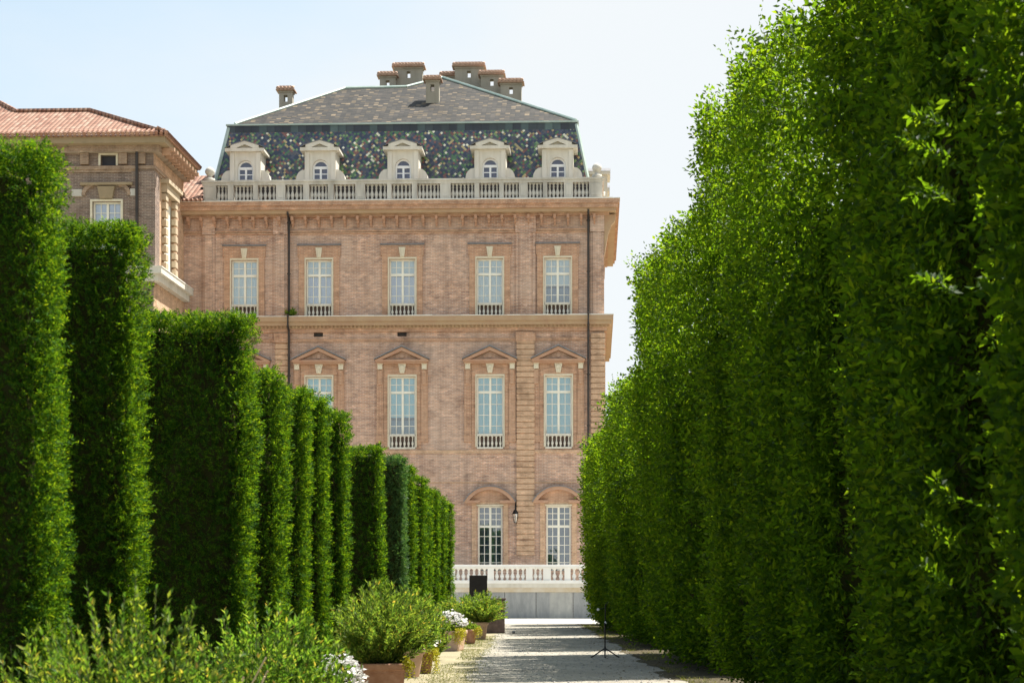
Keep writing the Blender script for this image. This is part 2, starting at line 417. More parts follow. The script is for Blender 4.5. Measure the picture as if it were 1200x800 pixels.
def tri_grid(P):
    """P: (a, b, 3) grid -> verts, tris"""
    a, b = P.shape[:2]
    i = np.arange(a*b).reshape(a, b)
    q = np.stack([i[:-1,:-1], i[1:,:-1], i[1:,1:], i[:-1,1:]], -1).reshape(-1, 4)
    return P.reshape(-1, 3), np.concatenate([q[:, [0,1,2]], q[:, [0,2,3]]])

def sup(phi, hx, hy, e):
    c, s = np.cos(phi), np.sin(phi)
    r = (np.abs(c/hx)**e + np.abs(s/hy)**e)**(-1/e)
    return r*c, r*s

class Block:
    """clipped hedge block: rounded-box plan of half sizes hx, hy, height H, with lean and surface noise"""
    def __init__(s, hx, hy, H, e=6, lump=.06, groove=.0, gl=1.6, z0=.05, lean=None, topround=.35, seed=0, fall=0., cuts=()):
        s.cuts = cuts
        s.fall = fall
        s.__dict__.update(hx=hx, hy=hy, H=H, e=e, lump=lump, groove=groove, gl=gl, z0=z0, lean=lean, tr=topround, seed=seed)
        ph = np.linspace(0, 2*np.pi, 4001)
        x, y = sup(ph, hx, hy, e)
        s.len = np.concatenate([[0], np.cumsum(np.hypot(np.diff(x), np.diff(y)))]); s.ph = ph; s.per = s.len[-1]
    def side(s, t, z, inset=0):
        """t in 0..1 along the perimeter, z height -> point, outward normal"""
        ph = np.interp(np.asarray(t) % 1*s.per, s.len, s.ph)
        x, y = sup(ph, s.hx, s.hy, s.e)
        e2 = 1e-3; xa, ya = sup(ph+e2, s.hx, s.hy, s.e); xb, yb = sup(ph-e2, s.hx, s.hy, s.e)
        n = unit(np.stack([ya-yb, -(xa-xb), 0*x], -1))
        q = np.stack([x*1.0+s.seed*3.7, y*1.0+s.seed*1.3, z], -1)
        off = s.lump*(vnoise(q*np.array((1.3,1.3,.9))) + .6*vnoise(q*np.array((3.6,3.6,2.6))))
        if s.groove:
            off = off + s.groove*vnoise(q*np.array((1/s.gl, 1/s.gl, .10))) + .5*s.groove*vnoise(q*np.array((2.3/s.gl, 2.3/s.gl, .22))+9)
        for yc, dp, wd in s.cuts:          # creases where neighbouring trees meet
            yy = y - yc - .10*np.sin(z*1.1 + yc*3) - .05*np.sin(z*2.7 + yc)
            off = off - dp*np.exp(-(yy/wd)**2)*np.clip((np.abs(n[:,0])-.5)*4, 0, 1)
        # rounded shoulder and tucked-in foot
        top = np.clip((z-(s.H-s.tr))/s.tr, 0, 1)
        off = off - s.tr*.55*(1-np.sqrt(np.clip(1-top**2, 0, 1)))
        off = off - .22*np.clip(1-(z-s.z0)/.5, 0, 1)**2 - inset
        p = np.stack([x, y, z+0*x], -1) + n*off[:,None]
        if s.lean is not None: p[:,0] += s.lean(p[:,1], z)
        return s.fin(p), n
    def fin(s, p):
        p[:,2] *= 1 - s.fall*np.clip((s.hy-p[:,1])/(2*s.hy), 0, 1)
        return p
    def core(s, inset=.22, drop=.5, dz=.5):  # opaque body added inside the leaves to stop the sun passing through
        nt, nz = 72, max(4, int(s.H/dz))
        zz = np.linspace(s.z0, s.H-drop, nz); tt = np.linspace(0, 1, nt)
        P = np.empty((nt, nz, 3))
        for j, z in enumerate(zz):
            ins = inset*(1.0 + .9*np.clip((z-(s.H-drop-1.6))/1.6, 0, 1))
            P[:,j] = s.side(tt, np.full(nt, z), ins)[0]
        v, f = tri_grid(P)
        c = len(v); ring = np.arange(nt)*nz + nz-1
        v = np.concatenate([v, [P[:,-1].mean(0)]])
        f = np.concatenate([f, np.stack([ring[:-1], ring[1:], np.full(nt-1, c)], -1)])
        return v, f

def clipped(name, blk, loc, mats, dens, ln, wd, nl, slen, parent=None, vis=None, up=.3, shoots=0, shoot_len=.3, depth=.22, flat=.5, spread=.9,
            inset=.22, drop=.5, extra=None, side_shoots=0, topd=1.3, topn=.12):
    """dens: leaves per square metre on the faces in view; vis(n, p): weight 0..1 of a face"""
    A = blk.per*blk.H
    K = int(A*dens/nl)
    t = rng.random(K); z = blk.z0 + (blk.H-blk.z0)*rng.random(K)
    dep = depth*rng.random(K)**1.5
    p, n = blk.side(t, z)
    p = p - n*dep[:,None]
    if vis is not None:
        k = rng.random(K) < vis(n, p)
        p, n, z = p[k], n[k], z[k]
    K = len(p)
    out = n*1.0 + np.array((0,0,1.))*up + rng.normal(size=(K,3))*.55
    sz = (.8+.45*rng.random(K))
    ch = [(*sprays(p - n*slen*.55, out, nl, slen*sz, ln*sz, wd*sz, spread, .5, flat), 0)]
    # top
    Kt = int(4*blk.hx*blk.hy*dens*topd/nl)
    x = (rng.random(Kt)*2-1); y = (rng.random(Kt)*2-1)
    k = (np.abs(x)**blk.e + np.abs(y)**blk.e) < .95; x, y = x[k]*blk.hx, y[k]*blk.hy
    q = np.stack([x, y, 0*x], -1); zt = blk.H - rng.random(len(x))*drop*.9 + topn*vnoise(q*1.7+blk.seed)
    edge = np.maximum(np.abs(x/blk.hx), np.abs(y/blk.hy)); zt = zt - blk.tr*.45*np.clip((edge-.55)/.45, 0, 1)**2
    p = np.stack([x*.92, y*.96, zt], -1)
    if blk.lean is not None: p[:,0] += blk.lean(p[:,1], zt)
    p = blk.fin(p)
    o = np.array((0,0,1.)) + rng.normal(size=p.shape)*.5
    ch.append((*sprays(p - o*slen*.3, o, nl, slen, ln, wd, spread, .6, flat*.6), 0))
    # straggling shoots on the top edge and out of the sides
    if shoots:
        t = rng.random(shoots); p, n = blk.side(t, np.full(shoots, blk.H-.25)); p = p - n*rng.random((shoots,1))*blk.hx*.9
        o = np.array((0,0,1.)) + n*.35*rng.random((shoots,1)) + rng.normal(size=p.shape)*.22
        L = shoot_len*(.4+1.0*rng.random(shoots)**1.5)
        ch.append((*sprays(p, o, 12, L, ln*.8, wd*.8, spread, .5, .1), 0))
    if side_shoots:
        t = rng.random(side_shoots); z = blk.H*(.15+.85*rng.random(side_shoots)); p, n = blk.side(t, z)
        if vis is not None:
            k = rng.random(side_shoots) < vis(n, p); p, n = p[k], n[k]
        o = n + np.array((0,0,.6)) + rng.normal(size=p.shape)*.3
        L = shoot_len*(.3+.6*rng.random(len(p)))
        ch.append((*sprays(p - n*.05, o, 10, L, ln*.85, wd*.85, spread, .5, .2), 0))
    if extra is not None:
        for (pp, dd, L) in extra:
            pp = np.array([pp], float); dd = np.array([dd], float)
            ch.append((*sprays(pp, dd, 14, L, ln*.9, wd*.9, spread, .5, .2), 0))
            m = 7
            f = (np.linspace(.2, .8, m))[:,None]
            ch.append((*sprays(pp + unit(dd)*L*f, unit(dd) + rng.normal(size=(m,3))*.6, 7, L*.35, ln*.85, wd*.85, spread, .5, .2), 0))
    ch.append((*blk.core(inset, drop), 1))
    return mesh_np(name, ch, mats, parent, loc)

def bush_np(radius, height, stems, per, ln, wd, base_r=.12, splay=1.0, droop=.15, z0=0., seed=0, yr=None, jit=.6, topflat=.5):
    """an open shrub: arching stems from the base with leaves along them -> chunk (leaf) and stem chunk"""
    yr = yr or radius
    a = rng.random(stems)*2*np.pi; q = np.sqrt(rng.random(stems))
    tip = np.stack([np.cos(a)*q*radius, np.sin(a)*q*yr, height*(1-topflat*q**2)*(.26+.80*rng.random(stems)**.75)], -1)
    b = np.stack([np.cos(a)*q*base_r, np.sin(a)*q*base_r, np.zeros(stems)], -1)
    P = []; D = []; S = []
    nseg = 9
    pts = []
    for k in range(nseg+1):
        t = k/nseg
        p = b + (tip-b)*np.array((1,1,0))*(t**1.3) + np.array((0,0,1))*(tip[:,2:3]*(t*(1+droop) - droop*t*t))
        p = p + .03*np.stack([vnoise(np.stack([a*9, q*7, np.full(stems, t*4)+seed], -1)), vnoise(np.stack([a*9+5, q*7, np.full(stems, t*4)], -1)), 0*a], -1)
        pts.append(p)
    pts = np.stack(pts, 1)
    u = .10 + .90*rng.random((stems, per))**.85
    f = u*nseg; i = np.minimum(f.astype(int), nseg-1); fr = (f-i)[...,None]
    sidx = np.arange(stems)[:,None]
    p0 = pts[sidx, i]; p1 = pts[sidx, i+1]
    p = (p0 + (p1-p0)*fr).reshape(-1,3); d = (p1-p0).reshape(-1,3)
    d = unit(d)
    o = d*.9 + np.array((0,0,.15)) + unit(rng.normal(size=d.shape))*.75
    nm = np.array((0,0,1.)) + rng.normal(size=d.shape)*jit
    s = .7+.6*rng.random(len(p))
    v, fc = leaves(p, o, nm, ln*s, wd*s)
    v[:,2] += z0
    # stems as thin three-sided strips
    w = .0022
    A = pts + np.array((w,0,z0)); B = pts + np.array((-w*.5,w*.8,z0)); Cc = pts + np.array((-w*.5,-w*.8,z0))
    ring = np.stack([A,B,Cc], 2)        # stems, seg, 3, 3
    V = ring.reshape(-1,3); T = []
    base = (np.arange(stems)*(nseg+1)*3)[:,None,None]; sg = (np.arange(nseg)*3)[None,:,None]
    for k in range(3):
        l = (k+1) % 3
        T.append((base+sg+np.array([k, l, l+3])).reshape(-1,3)); T.append((base+sg+np.array([k, l+3, k+3])).reshape(-1,3))
    return (v, fc), (V, np.concatenate(T)), pts[:,-1] + np.array((0,0,z0))

def blossom(points, size, petals=5):
    K = len(points); B = []; A = []; Nn = []
    nrm = unit(rng.normal(size=(K,3))*.6 + np.array((0,-.2,1.)))
    t = unit(np.cross(nrm, rng.normal(size=(K,3)))); s = np.cross(nrm, t)
    for k in range(petals):
        a = 2*math.pi*k/petals
        B.append(points); A.append(t*math.cos(a)+s*math.sin(a)+nrm*.25); Nn.append(nrm)
    return leaves(np.concatenate(B), np.concatenate(A), np.concatenate(Nn), size, size*.75, .1)

# ------------------------------------------------------------------ camera frame used for measuring the place
F_, CX, HY, CAMZ = 2000.0, 617.0, 684.0, 1.65
def GX(px, D): return (px-CX)/F_*D
def GZ(py, D): return CAMZ + (HY-py)/F_*D
TH = R(2.3); D0 = 87.0
ct, st = math.cos(TH), math.sin(TH)
def PU(px, w=0.0):
    k = (px-CX)
    return (k*(D0 + w*ct) - F_*w*st)/(F_*ct + k*st)
def PZ(py, px=471, w=0.0):
    u = PU(px, w); return CAMZ + (HY-py)/F_*(D0 - u*st + w*ct)
def world(u, w, z=0): return (u*ct + w*st, D0 - u*st + w*ct, z)

# ================================================================== THE PALACE
pal = empty('palace', (0, D0, 0), -TH)
tag(pal, 'tall red brick palace block with mansard roof of speckled glazed tiles', 'palace')
UL, UR = PU(196), PU(708); DEP = 14.0
ZT = PZ(252)                       # top of brickwork under the cornice
bays = [286.5, 374, 471.5, 574, 653.5]
ub = [PU(b) for b in bays]
ub2 = [PU(b) for b in (286.5, 374, 471.5, 574.3, 654.5)]
W_UP = PU(487)-PU(456); W_PN = PU(487.5)-PU(456); W_GR = PU(589)-PU(560)
zu0, zu1 = PZ(371.5), PZ(303.5)
zp0, zp1 = PZ(526), PZ(441)
TERR = 1.78
zg0, zg1 = TERR, PZ(592.5, 574)

def wall_holes(mb, u0, u1, z0, z1, holes, y=0., rev=.38):
    us = sorted({u0, u1, *[h[0] for h in holes], *[h[1] for h in holes]}); zs = sorted({z0, z1, *[h[2] for h in holes], *[h[3] for h in holes]})
    for a, b in zip(us, us[1:]):
        for c, d in zip(zs, zs[1:]):
            m, k = (a+b)/2, (c+d)/2
            if any(h[0] < m < h[1] and h[2] < k < h[3] for h in holes): continue
            mb.quad((a,y,c),(b,y,c),(b,y,d),(a,y,d))
    for a, b, c, d in holes:
        mb.quad((a,y,c),(a,y,d),(a,y+rev,d),(a,y+rev,c)); mb.quad((b,y,c),(b,y+rev,c),(b,y+rev,d),(b,y,d))
        mb.quad((a,y,d),(b,y,d),(b,y+rev,d),(a,y+rev,d)); mb.quad((a,y,c),(a,y+rev,c),(b,y+rev,c),(b,y,c))

holes = [(u-W_UP/2, u+W_UP/2, zu0, zu1) for u in ub] + [(u-W_PN/2, u+W_PN/2, zp0, zp1) for u in ub2] + [(u-W_GR/2, u+W_GR/2, zg0, zg1) for u in ub2]
vent_px = [(373, 367.5, 378.5), (471, 465.5, 476.5)]
holes += [(PU(a), PU(b), PZ(394), PZ(387.5)) for _, a, b in vent_px]
mb = MB()
wall_holes(mb, UL, UR, 0, ZT, holes)
mb.quad((UR,0,0),(UR,DEP,0),(UR,DEP,ZT),(UR,0,ZT)); mb.quad((UL,0,0),(UL,0,ZT),(UL,DEP,ZT),(UL,DEP,0)); mb.quad((UL,DEP,0),(UL,DEP,ZT),(UR,DEP,ZT),(UR,DEP,0))
mb.build('brick_wall', M['brick'], pal)
mb = MB(); mb.box(UL+.4, UR-.4, 1.6, 1.8, 0, ZT); mb.build('inner_wall', M['room'], pal)

# --- horizontal mouldings
def tiers(name, mat, rows, parent=pal, right=True):
    m = MB()
    for z0, z1, p in rows: m.box(UL, UR + (p if right else 0), -p, DEP + p, z0, z1)
    return m.build(name, mat, parent)
zc = PZ(238.5)
corn = tiers('main_cornice', M['brick_orange'], [(PZ(243.5), zc, .78), (PZ(248), PZ(243.5)-.001, .70)])
tiers('cornice_soffit', M['ochre'], [(PZ(252), PZ(248)-.001, .60)], corn)
tiers('cornice_bed', M['brick_orange'], [(PZ(254.5), PZ(252)-.001, .26), (PZ(271.5), PZ(269.5), .10), (PZ(274), PZ(272), .06)], corn)
mb = MB()
u = UL
while u < UR + .78:                    # uneven tin flashing along the cornice top
    l = random.uniform(.7, 1.3); h = random.uniform(.03, .06)
    mb.box(u, min(u+l-.012, UR+.80), -.80, -.02, zc+.001, zc+h); u += l
mb.build('cornice_flashing', M['tin'], corn)
mb = MB()
mb.box(-.065, .065, -.50, -.06, -.20, .0); mb.box(-.05, .05, -.30, -.055, -.36, -.203); mb.box(-.04, .04, -.18, -.05, -.5, -.363)
mod0 = mb.build('bracket', M['terra'], corn)
k = 0; u = UL + .5
while u < UR - .1:
    b = mod0 if k == 0 else mod0.copy()
    if k: C.objects.link(b); b.parent = corn
    b.location = (u, 0, PZ(254.5)-.003); u += .67; k += 1
# big corner bracket curling out to the right of the cornice
mb = MB()
zz0, zz1 = PZ(300, 700), PZ(252, 700)
mb.prism([(UR+.004, zz0), (UR+.10, zz0+.5), (UR+.20, zz0+1.1), (UR+.36, zz0+1.55), (UR+.55, zz0+1.75), (UR+.58, zz1-.003), (UR+.004, zz1-.003)], -.12, .35)
mb.build('corner_bracket', M['ochre'], corn)

zs = PZ(371.8)
strc = tiers('string_course', M['ochre'], [(PZ(377.5), zs, .46), (PZ(382), PZ(377.5)-.001, .38)])
tiers('string_course_bed', M['brick_orange'], [(PZ(389), PZ(382)-.001, .14), (PZ(400), PZ(396.5), .05)], strc)
mb = MB(); u = UL
while u < UR + .46:
    l = random.uniform(.6, 1.6); h = random.uniform(.02, .055)
    mb.box(u, min(u+l-.01, UR+.48), -.48, -.01, zs+.001, zs+h); u += l
mb.build('string_course_flashing', M['tin'], strc)
mb = MB(); u = UL+.1; comb = [(UL+.1, -.139)]
while u < UR+.1:
    comb += [(u, -.17), (u, -.25), (u+.09, -.25), (u+.09, -.17)]; u += .2
comb += [(u, -.17), (u, -.139)]
mb.prism_z(comb, PZ(384.8), PZ(382)-.002)
mb.build('dentil_band', M['ochre'], strc)
tiers('sill_band', M['brick_rust'], [(PZ(531), PZ(527.5), .07), (PZ(566), PZ(564.5), .03)])
tiers('plinth', M['brick'], [(0, TERR+.55, .09)])

# --- pilasters
def rustic(px0, px1, y0, y1, proj=.16, right=0.):
    m = MB(); a, b = PU(px0), PU(px1); z1 = PZ(y0, (px0+px1)/2); z0 = PZ(y1, (px0+px1)/2); h = .285
    z = z1
    while z > z0:
        m.box(a, b+right, -proj, -.001 if not right else .9, max(z-h+.055, z0), z); z -= h
    m.box(a+.04, b-.04, -proj+.05, -.0005, z0, z1)
    return m.build('rusticated_pilaster', M['brick_rust'], pal)
for a, b, r in ((605.5, 626.5, 0), (323, 338, 0), (692.5, 708, .06)):
    rustic(a, b, 390.5, 650, .16, r)
for a, b in ((604.5, 627.5), (322, 339)):
    mb = MB(); mb.box(PU(a), PU(b), -.2, -.002, PZ(401), PZ(390)); mb.build('pilaster_capital', M['brick_orange'], pal)
for a, b in ((604.5, 627.5), (321, 337), (238, 252), (692, 707.7)):
    m = MB(); m.box(PU(a), PU(b), -.09, -.001, zs+.06, PZ(274.5)); c = (PU(a)+PU(b))/2; w = (PU(b)-PU(a))/2
    m.box(c-w*.62, c+w*.62, -.15, -.0895, zs+.06, PZ(274.5)); m.box(c-w*1.05, c+w*1.05, -.17, -.002, PZ(274), PZ(254.6))
    m.build('upper_pilaster', M['brick'], pal)

# --- windows
def arc(cx, cz, r, a0, a1, n=12):
    return [(cx + r*math.cos(R(a0+(a1-a0)*i/n)), cz + r*math.sin(R(a0+(a1-a0)*i/n))) for i in range(n+1)]
BAL = [(.050, 0), (.050, .05), (.034, .07), (.030, .12), (.058, .30), (.060, .36), (.045, .46), (.026, .60), (.024, .70), (.040, .74), (.024, .78), (.032, .90), (.050, .94), (.050, 1.0)]
def baluster(h, k=1., n=10):
    m = MB(); m.lathe([(r*k, z*h) for r, z in BAL], n=n); return m

def window_frame(W, z0, z1, ztr, ct_, cb_, cols, y=.16, mat='frame'):
    """casement window as one mesh: jambs, mullion, transom and glazing bars"""
    m = MB(); b = .085
    m.box(-W/2+.002, -W/2+b, y, y+.1, z0, z1-.002); m.box(W/2-b, W/2-.002, y, y+.1, z0, z1-.002)
    m.box(-W/2+b, W/2-b, y+.001, y+.099, z1-b, z1-.003); m.box(-W/2+b, W/2-b, y+.001, y+.099, z0, z0+b)
    m.box(-.055, .055, y-.012, y+.088, z0+b, z1-b)
    m.box(-W/2+b, -.055, y-.02, y+.08, ztr-.06, ztr+.06); m.box(.055, W/2-b, y-.02, y+.08, ztr-.06, ztr+.06)
    for sx in (-1, 1):
        x0, x1 = (.055, W/2-b) if sx > 0 else (-W/2+b, -.055)
        for c in range(1, cols):
            x = x0 + (x1-x0)*c/cols; m.box(x-.017, x+.017, y+.03, y+.07, z0+b, z1-b)
        for lo, hi, k in ((z0+b, ztr-.06, cb_), (ztr+.06, z1-b, ct_)):
            for r in range(1, k):
                z = lo+(hi-lo)*r/k; m.box(x0, x1, y+.032, y+.068, z-.016, z+.016)
    return m
def pane(W, z0, z1, y=.21):
    m = MB(); m.box(-W/2+.05, W/2-.05, y, y+.008, z0+.05, z1-.05); return m

def add_balusters(win, W, z0, z1, n=6):
    m = MB(); m.box(-W/2+.02, W/2-.02, -.04, .12, z1-.11, z1); m.box(-W/2+.02, W/2-.02, -.04, .12, z0+.002, z0+.09)
    m.box(-W/2+.003, -W/2+.06, -.03, .11, z0+.09, z1-.11); m.box(W/2-.06, W/2-.003, -.03, .11, z0+.09, z1-.11)
    rl = m.build('balustrade_rail', M['stone'], win)
    m = MB(); m.box(-W/2+.086, W/2-.086, .145, .155, z0+.01, z1-.02); m.build('panel', M['panel'], win)
    b0 = baluster(z1-z0-.2, 1.15).build('baluster', M['stone'], win, smooth=True)
    for i in range(n):
        b = b0 if i == 0 else b0.copy()
        if i: C.objects.link(b); b.parent = win
        b.location = (-W/2 + .06 + (W-.12)*(i+.5)/n, .04, z0+.09)

def make_upper():
    win = window_frame(W_UP, zu0, zu1, PZ(321.5), 2, 4, 2).build('window', M['frame'], pal)
    pane(W_UP, zu0, zu1).build('pane', M['glass'], win)
    a = W_UP/2; m = MB()
    for s in (-1, 1):
        x0, x1 = sorted((s*(a+.06), s*(a+.36))); m.box(x0, x1, -.07, -.001, zu0+.08, PZ(287.5))
        x0, x1 = sorted((s*(a+.36), s*(a+.42))); m.box(x0, x1, -.1, -.001, PZ(300), PZ(287.5))
    m.box(-a-.06, a+.06, -.07, -.001, zu1+.09, PZ(287.5))
    m.build('surround', M['brick_orange'], win)
    m = MB(); m.box(-a-.055, a+.055, -.09, .0, zu1+.003, zu1+.085); m.box(-a-.055, -a-.002, -.09, .0, zu0+.1, zu1); m.box(a+.002, a+.055, -.09, .0, zu0+.1, zu1)
    m.build('stone_trim', M['kstone'], win)
    m = MB(); m.box(-a-.46, a+.46, -.15, -.001, PZ(286.7), PZ(285.6)); m.box(-a-.42, a+.42, -.10, -.001, PZ(287.5)+.001, PZ(286.7)-.001); m.build('hood_ledge', M['lead'], win)
    m = MB(); m.prism([(-.10, zu1+.09), (.10, zu1+.09), (.17, PZ(290)), (-.17, PZ(290))], -.15, -.071); m.prism([(-.035, zu1+.14), (.035, zu1+.14), (.06, PZ(291)), (-.06, PZ(291))], -.18, -.151)
    m.build('keystone', M['kstone'], win)
    add_balusters(win, W_UP, zu0, PZ(355.5))
    return win
def make_piano():
    win = window_frame(W_PN, zp0, zp1, PZ(459.5), 2, 5, 2).build('window', M['frame'], pal)
    pane(W_PN, zp0, zp1).build('pane', M['glass'], win)
    a = W_PN/2; zb = PZ(424.5); za = PZ(407); hw = PU(502.5)-PU(471.5)
    m = MB()
    for s in (-1, 1):
        x0, x1 = sorted((s*(a+.06), s*(a+.26))); m.box(x0, x1, -.05, -.001, zp0, PZ(436))
        x0, x1 = sorted((s*(a+.27), s*(a+.62))); m.box(x0, x1, -.10, -.001, PZ(510), zb)
        x0, x1 = sorted((s*(a+.25), s*(a+.64))); m.box(x0, x1, -.12, -.0015, PZ(518), PZ(510)-.001)
        x0, x1 = sorted((s*(a+.34), s*(a+.55))); m.box(x0, x1, -.17, -.0995, PZ(450.5), PZ(434))
    # eared architrave over the opening
    m.prism([(-a-.26, PZ(436)), (-a-.26, zp1+.09), (a+.26, zp1+.09), (a+.26, PZ(436)), (a*.55, PZ(431.5)), (-a*.55, PZ(431.5))][::1], -.085, -.001)
    m.box(-a-.26, a+.26, -.045, -.001, PZ(436)+.001, zb)
    m.build('surround', M['brick_orange'], win)
    m = MB()
    for s in (-1, 1):
        x0, x1 = sorted((s*(a+.32), s*(a+.57))); m.box(x0, x1, -.2, -.101, PZ(433), PZ(427.5)); x0, x1 = sorted((s*(a+.30), s*(a+.59))); m.box(x0, x1, -.22, -.102, PZ(427.5)+.001, PZ(426))
    m.build('console', M['kstone'], win, bevel=.02)
    m = MB(); m.box(-a-.055, a+.055, -.09, .0, zp1+.003, zp1+.085); m.box(-a-.055, -a-.002, -.09, .0, zp0+.1, zp1); m.box(a+.002, a+.055, -.09, .0, zp0+.1, zp1)
    m.build('stone_trim', M['kstone'], win)
    zk0, zk1 = PZ(437.5), PZ(425.5)
    m = MB(); m.prism([(-.11, zk0), (.11, zk0), (.2, zk1-.06), (.2, zk1), (-.2, zk1), (-.2, zk1-.06)], -.17, -.086)
    m.prism(arc(0, (zk0+zk1)/2+.04, .1, 0, 360, 10)[:-1], -.22, -.171); m.prism([(-.045, zk0+.06), (.045, zk0+.06), (.05, zk0+.2), (-.05, zk0+.2)], -.2, -.171)
    m.build('keystone', M['kstone'], win, bevel=.012)
    # triangular pediment: cornice, raking mouldings, brick tympanum and lead cover
    m = MB(); t = .15
    m.box(-hw, hw, -.36, -.001, zb, zb+.10); m.box(-hw+.05, hw-.05, -.28, -.0015, zb-.09, zb-.001); 
    for s in (-1, 1):
        q = [(s*hw, zb+.101), (0, za-.02), (0, za-.02-t*1.25), (s*(hw-.34), zb+.101)]
        m.prism(q if s < 0 else q[::-1], -.36, -.001)
    ped = m.build('pediment', M['terra'], win)
    m = MB(); m.prism([(-hw+.34, zb+.102), (hw-.34, zb+.102), (0, za-.23)], -.10, -.002)
    m.prism(arc(0, zb+.30, .11, 0, 360, 9)[:-1], -.16, -.101)
    m.build('tympanum', M['brick'], win)
    m = MB()
    for s in (-1, 1):
        q = [(s*(hw+.05), zb+.11), (0, za), (0, za+.075), (s*(hw+.05), zb+.165)]
        m.prism(q[::-1] if s < 0 else q, -.42, -.002)
    m.build('lead_cover', M['lead'], win)
    add_balusters(win, W_PN, zp0, PZ(508.5))
    return win
def make_ground():
    ztr = PZ(616.5, 574)
    win = window_frame(W_GR, zg0, zg1, ztr, 3, 6, 2, mat='wframe').build('window', M['frame'], pal)
    pane(W_GR, zg0, zg1).build('pane', M['glass'], win)
    a = W_GR/2; zb, za = PZ(588, 574), PZ(570, 574); hw = PU(604)-PU(574.3)
    m = MB()
    for s in (-1, 1):
        x0, x1 = sorted((s*(a+.06), s*(a+.30))); m.box(x0, x1, -.06, -.001, zg0, zb-.001)
    m.box(-a-.06, a+.06, -.05, -.001, zg1+.08, zb-.001)
    m.build('surround', M['brick_rust'], win)
    m = MB(); m.box(-a-.055, a+.055, -.09, .0, zg1+.003, zg1+.075); m.build('stone_trim', M['kstone'], win)
    h = za-zb; r = (hw*hw+h*h)/(2*h); cz = za-r; ang = math.degrees(math.asin(hw/r))
    m = MB(); t = .17
    outer = arc(0, cz, r, 90-ang, 90+ang, 16); inner = arc(0, cz, r-t, 90+ang*.92, 90-ang*.92, 16)
    for i in range(16):
        o0, o1 = outer[i], outer[i+1]; i0, i1 = inner[16-i], inner[15-i]
        m.prism([i0, o0, o1, i1], -.32, -.001)
    for s in (-1, 1):
        x0, x1 = sorted((s*hw, s*(a-.12))); m.box(x0, x1, -.31, -.0015, zb-.06, zb+.08)
    m.build('arched_pediment', M['terra'], win)
    m = MB()
    o2 = arc(0, cz, r+.05, 90-ang, 90+ang, 16); o1_ = arc(0, cz, r+.005, 90-ang, 90+ang, 16)
    for i in range(16): m.prism([o1_[i], o2[i], o2[i+1], o1_[i+1]], -.36, -.002)
    m.build('lead_cover', M['lead'], win)
    m = MB(); m.prism(inner[::-1] + [(-a, zb), (a, zb)][::1], -.06, -.002); m.build('tympanum', M['brick_orange'], win)
    return win
def blind(win, W, z0, z1, mat, name='blind', y=.235):
    m = MB(); n = 14
    for i in range(n):            # soft folds
        x0 = -W/2+.06+(W-.12)*i/n; x1 = x0+(W-.12)/n; d = .012 if i % 2 else 0
        m.quad((x0, y+d, z0), (x1, y+.012-d, z0), (x1, y+.012-d, z1), (x0, y+d, z1))
    b = m.build(name, M[mat], win)
    return b
ups = []; w0 = make_upper()
for i, u in enumerate(ub):
    w = w0 if i == 0 else copy_tree(w0, pal); w.location = (u, 0, 0); ups.append(w)
pns = []; w0 = make_piano()
for i, u in enumerate(ub2):
    w = w0 if i == 0 else copy_tree(w0, pal); w.location = (u, 0, 0); pns.append(w)
grs = []; w0 = make_ground()
for i, u in enumerate(ub2):
    w = w0 if i == 0 else copy_tree(w0, pal); w.location = (u, 0, 0); grs.append(w)
zt, zb_ = zu1-.05, zu0
for w, (spec) in zip(ups, ([(371, 303, 'blind_white')], [(322, 303, 'blind_white'), (371, 322, 'blind_pale')], [(322, 303, 'blind_white'), (371, 322, 'blind_pale')], [(371, 303, 'blind_white')], [(337, 303, 'blind_white'), (371, 337, 'curtain')])):
    for a, b, mt in spec: blind(w, W_UP, PZ(a)+.06, PZ(b)-.06, mt)
for w, (spec) in zip(pns, ([(526, 441, 'blind_cyan')], [(526, 441, 'blind_cyan')], [(490, 441, 'blind_cyan'), (526, 491, 'curtain')], [(526, 441, 'blind_cyan')], [(526, 441, 'blind_cyan')])):
    for a, b, mt in spec: blind(w, W_PN, PZ(a)+.06, PZ(b)-.06, mt)
for w in grs: blind(w, W_GR, zg0+.1, zg1-.1, 'curtain', 'curtain', .6)

for c, a, b in vent_px:
    m = MB(); x0, x1, z0, z1 = PU(a), PU(b), PZ(394), PZ(387.5)
    m.box(x0, x1, .12, .14, z0, z1); 
    for i in range(4): m.box(x0+.02, x1-.02, .08, .118, z0+.03+i*.07, z0+.05+i*.07)
    m.build('vent', M['pipe'], pal)
for px in (339.5, 689.5):
    u = PU(px); m = MB()
    m.tube([(u, -.62, PZ(250)), (u, -.60, PZ(252.5)), (u, -.22, PZ(257)), (u, -.22, zs+.2), (u, -.56, zs+.09), (u, -.56, PZ(383)), (u, -.24, PZ(388)), (u, -.24, .9)], .058, 8)
    z = PZ(262)
    while z > 2:
        if not (PZ(395) < z < zs+.4): m.lathe([(.1, z), (.1, z+.06)], u, -.23, 8)
        z -= 2.6
    m.build('drainpipe', M['pipe'], pal, smooth=False)

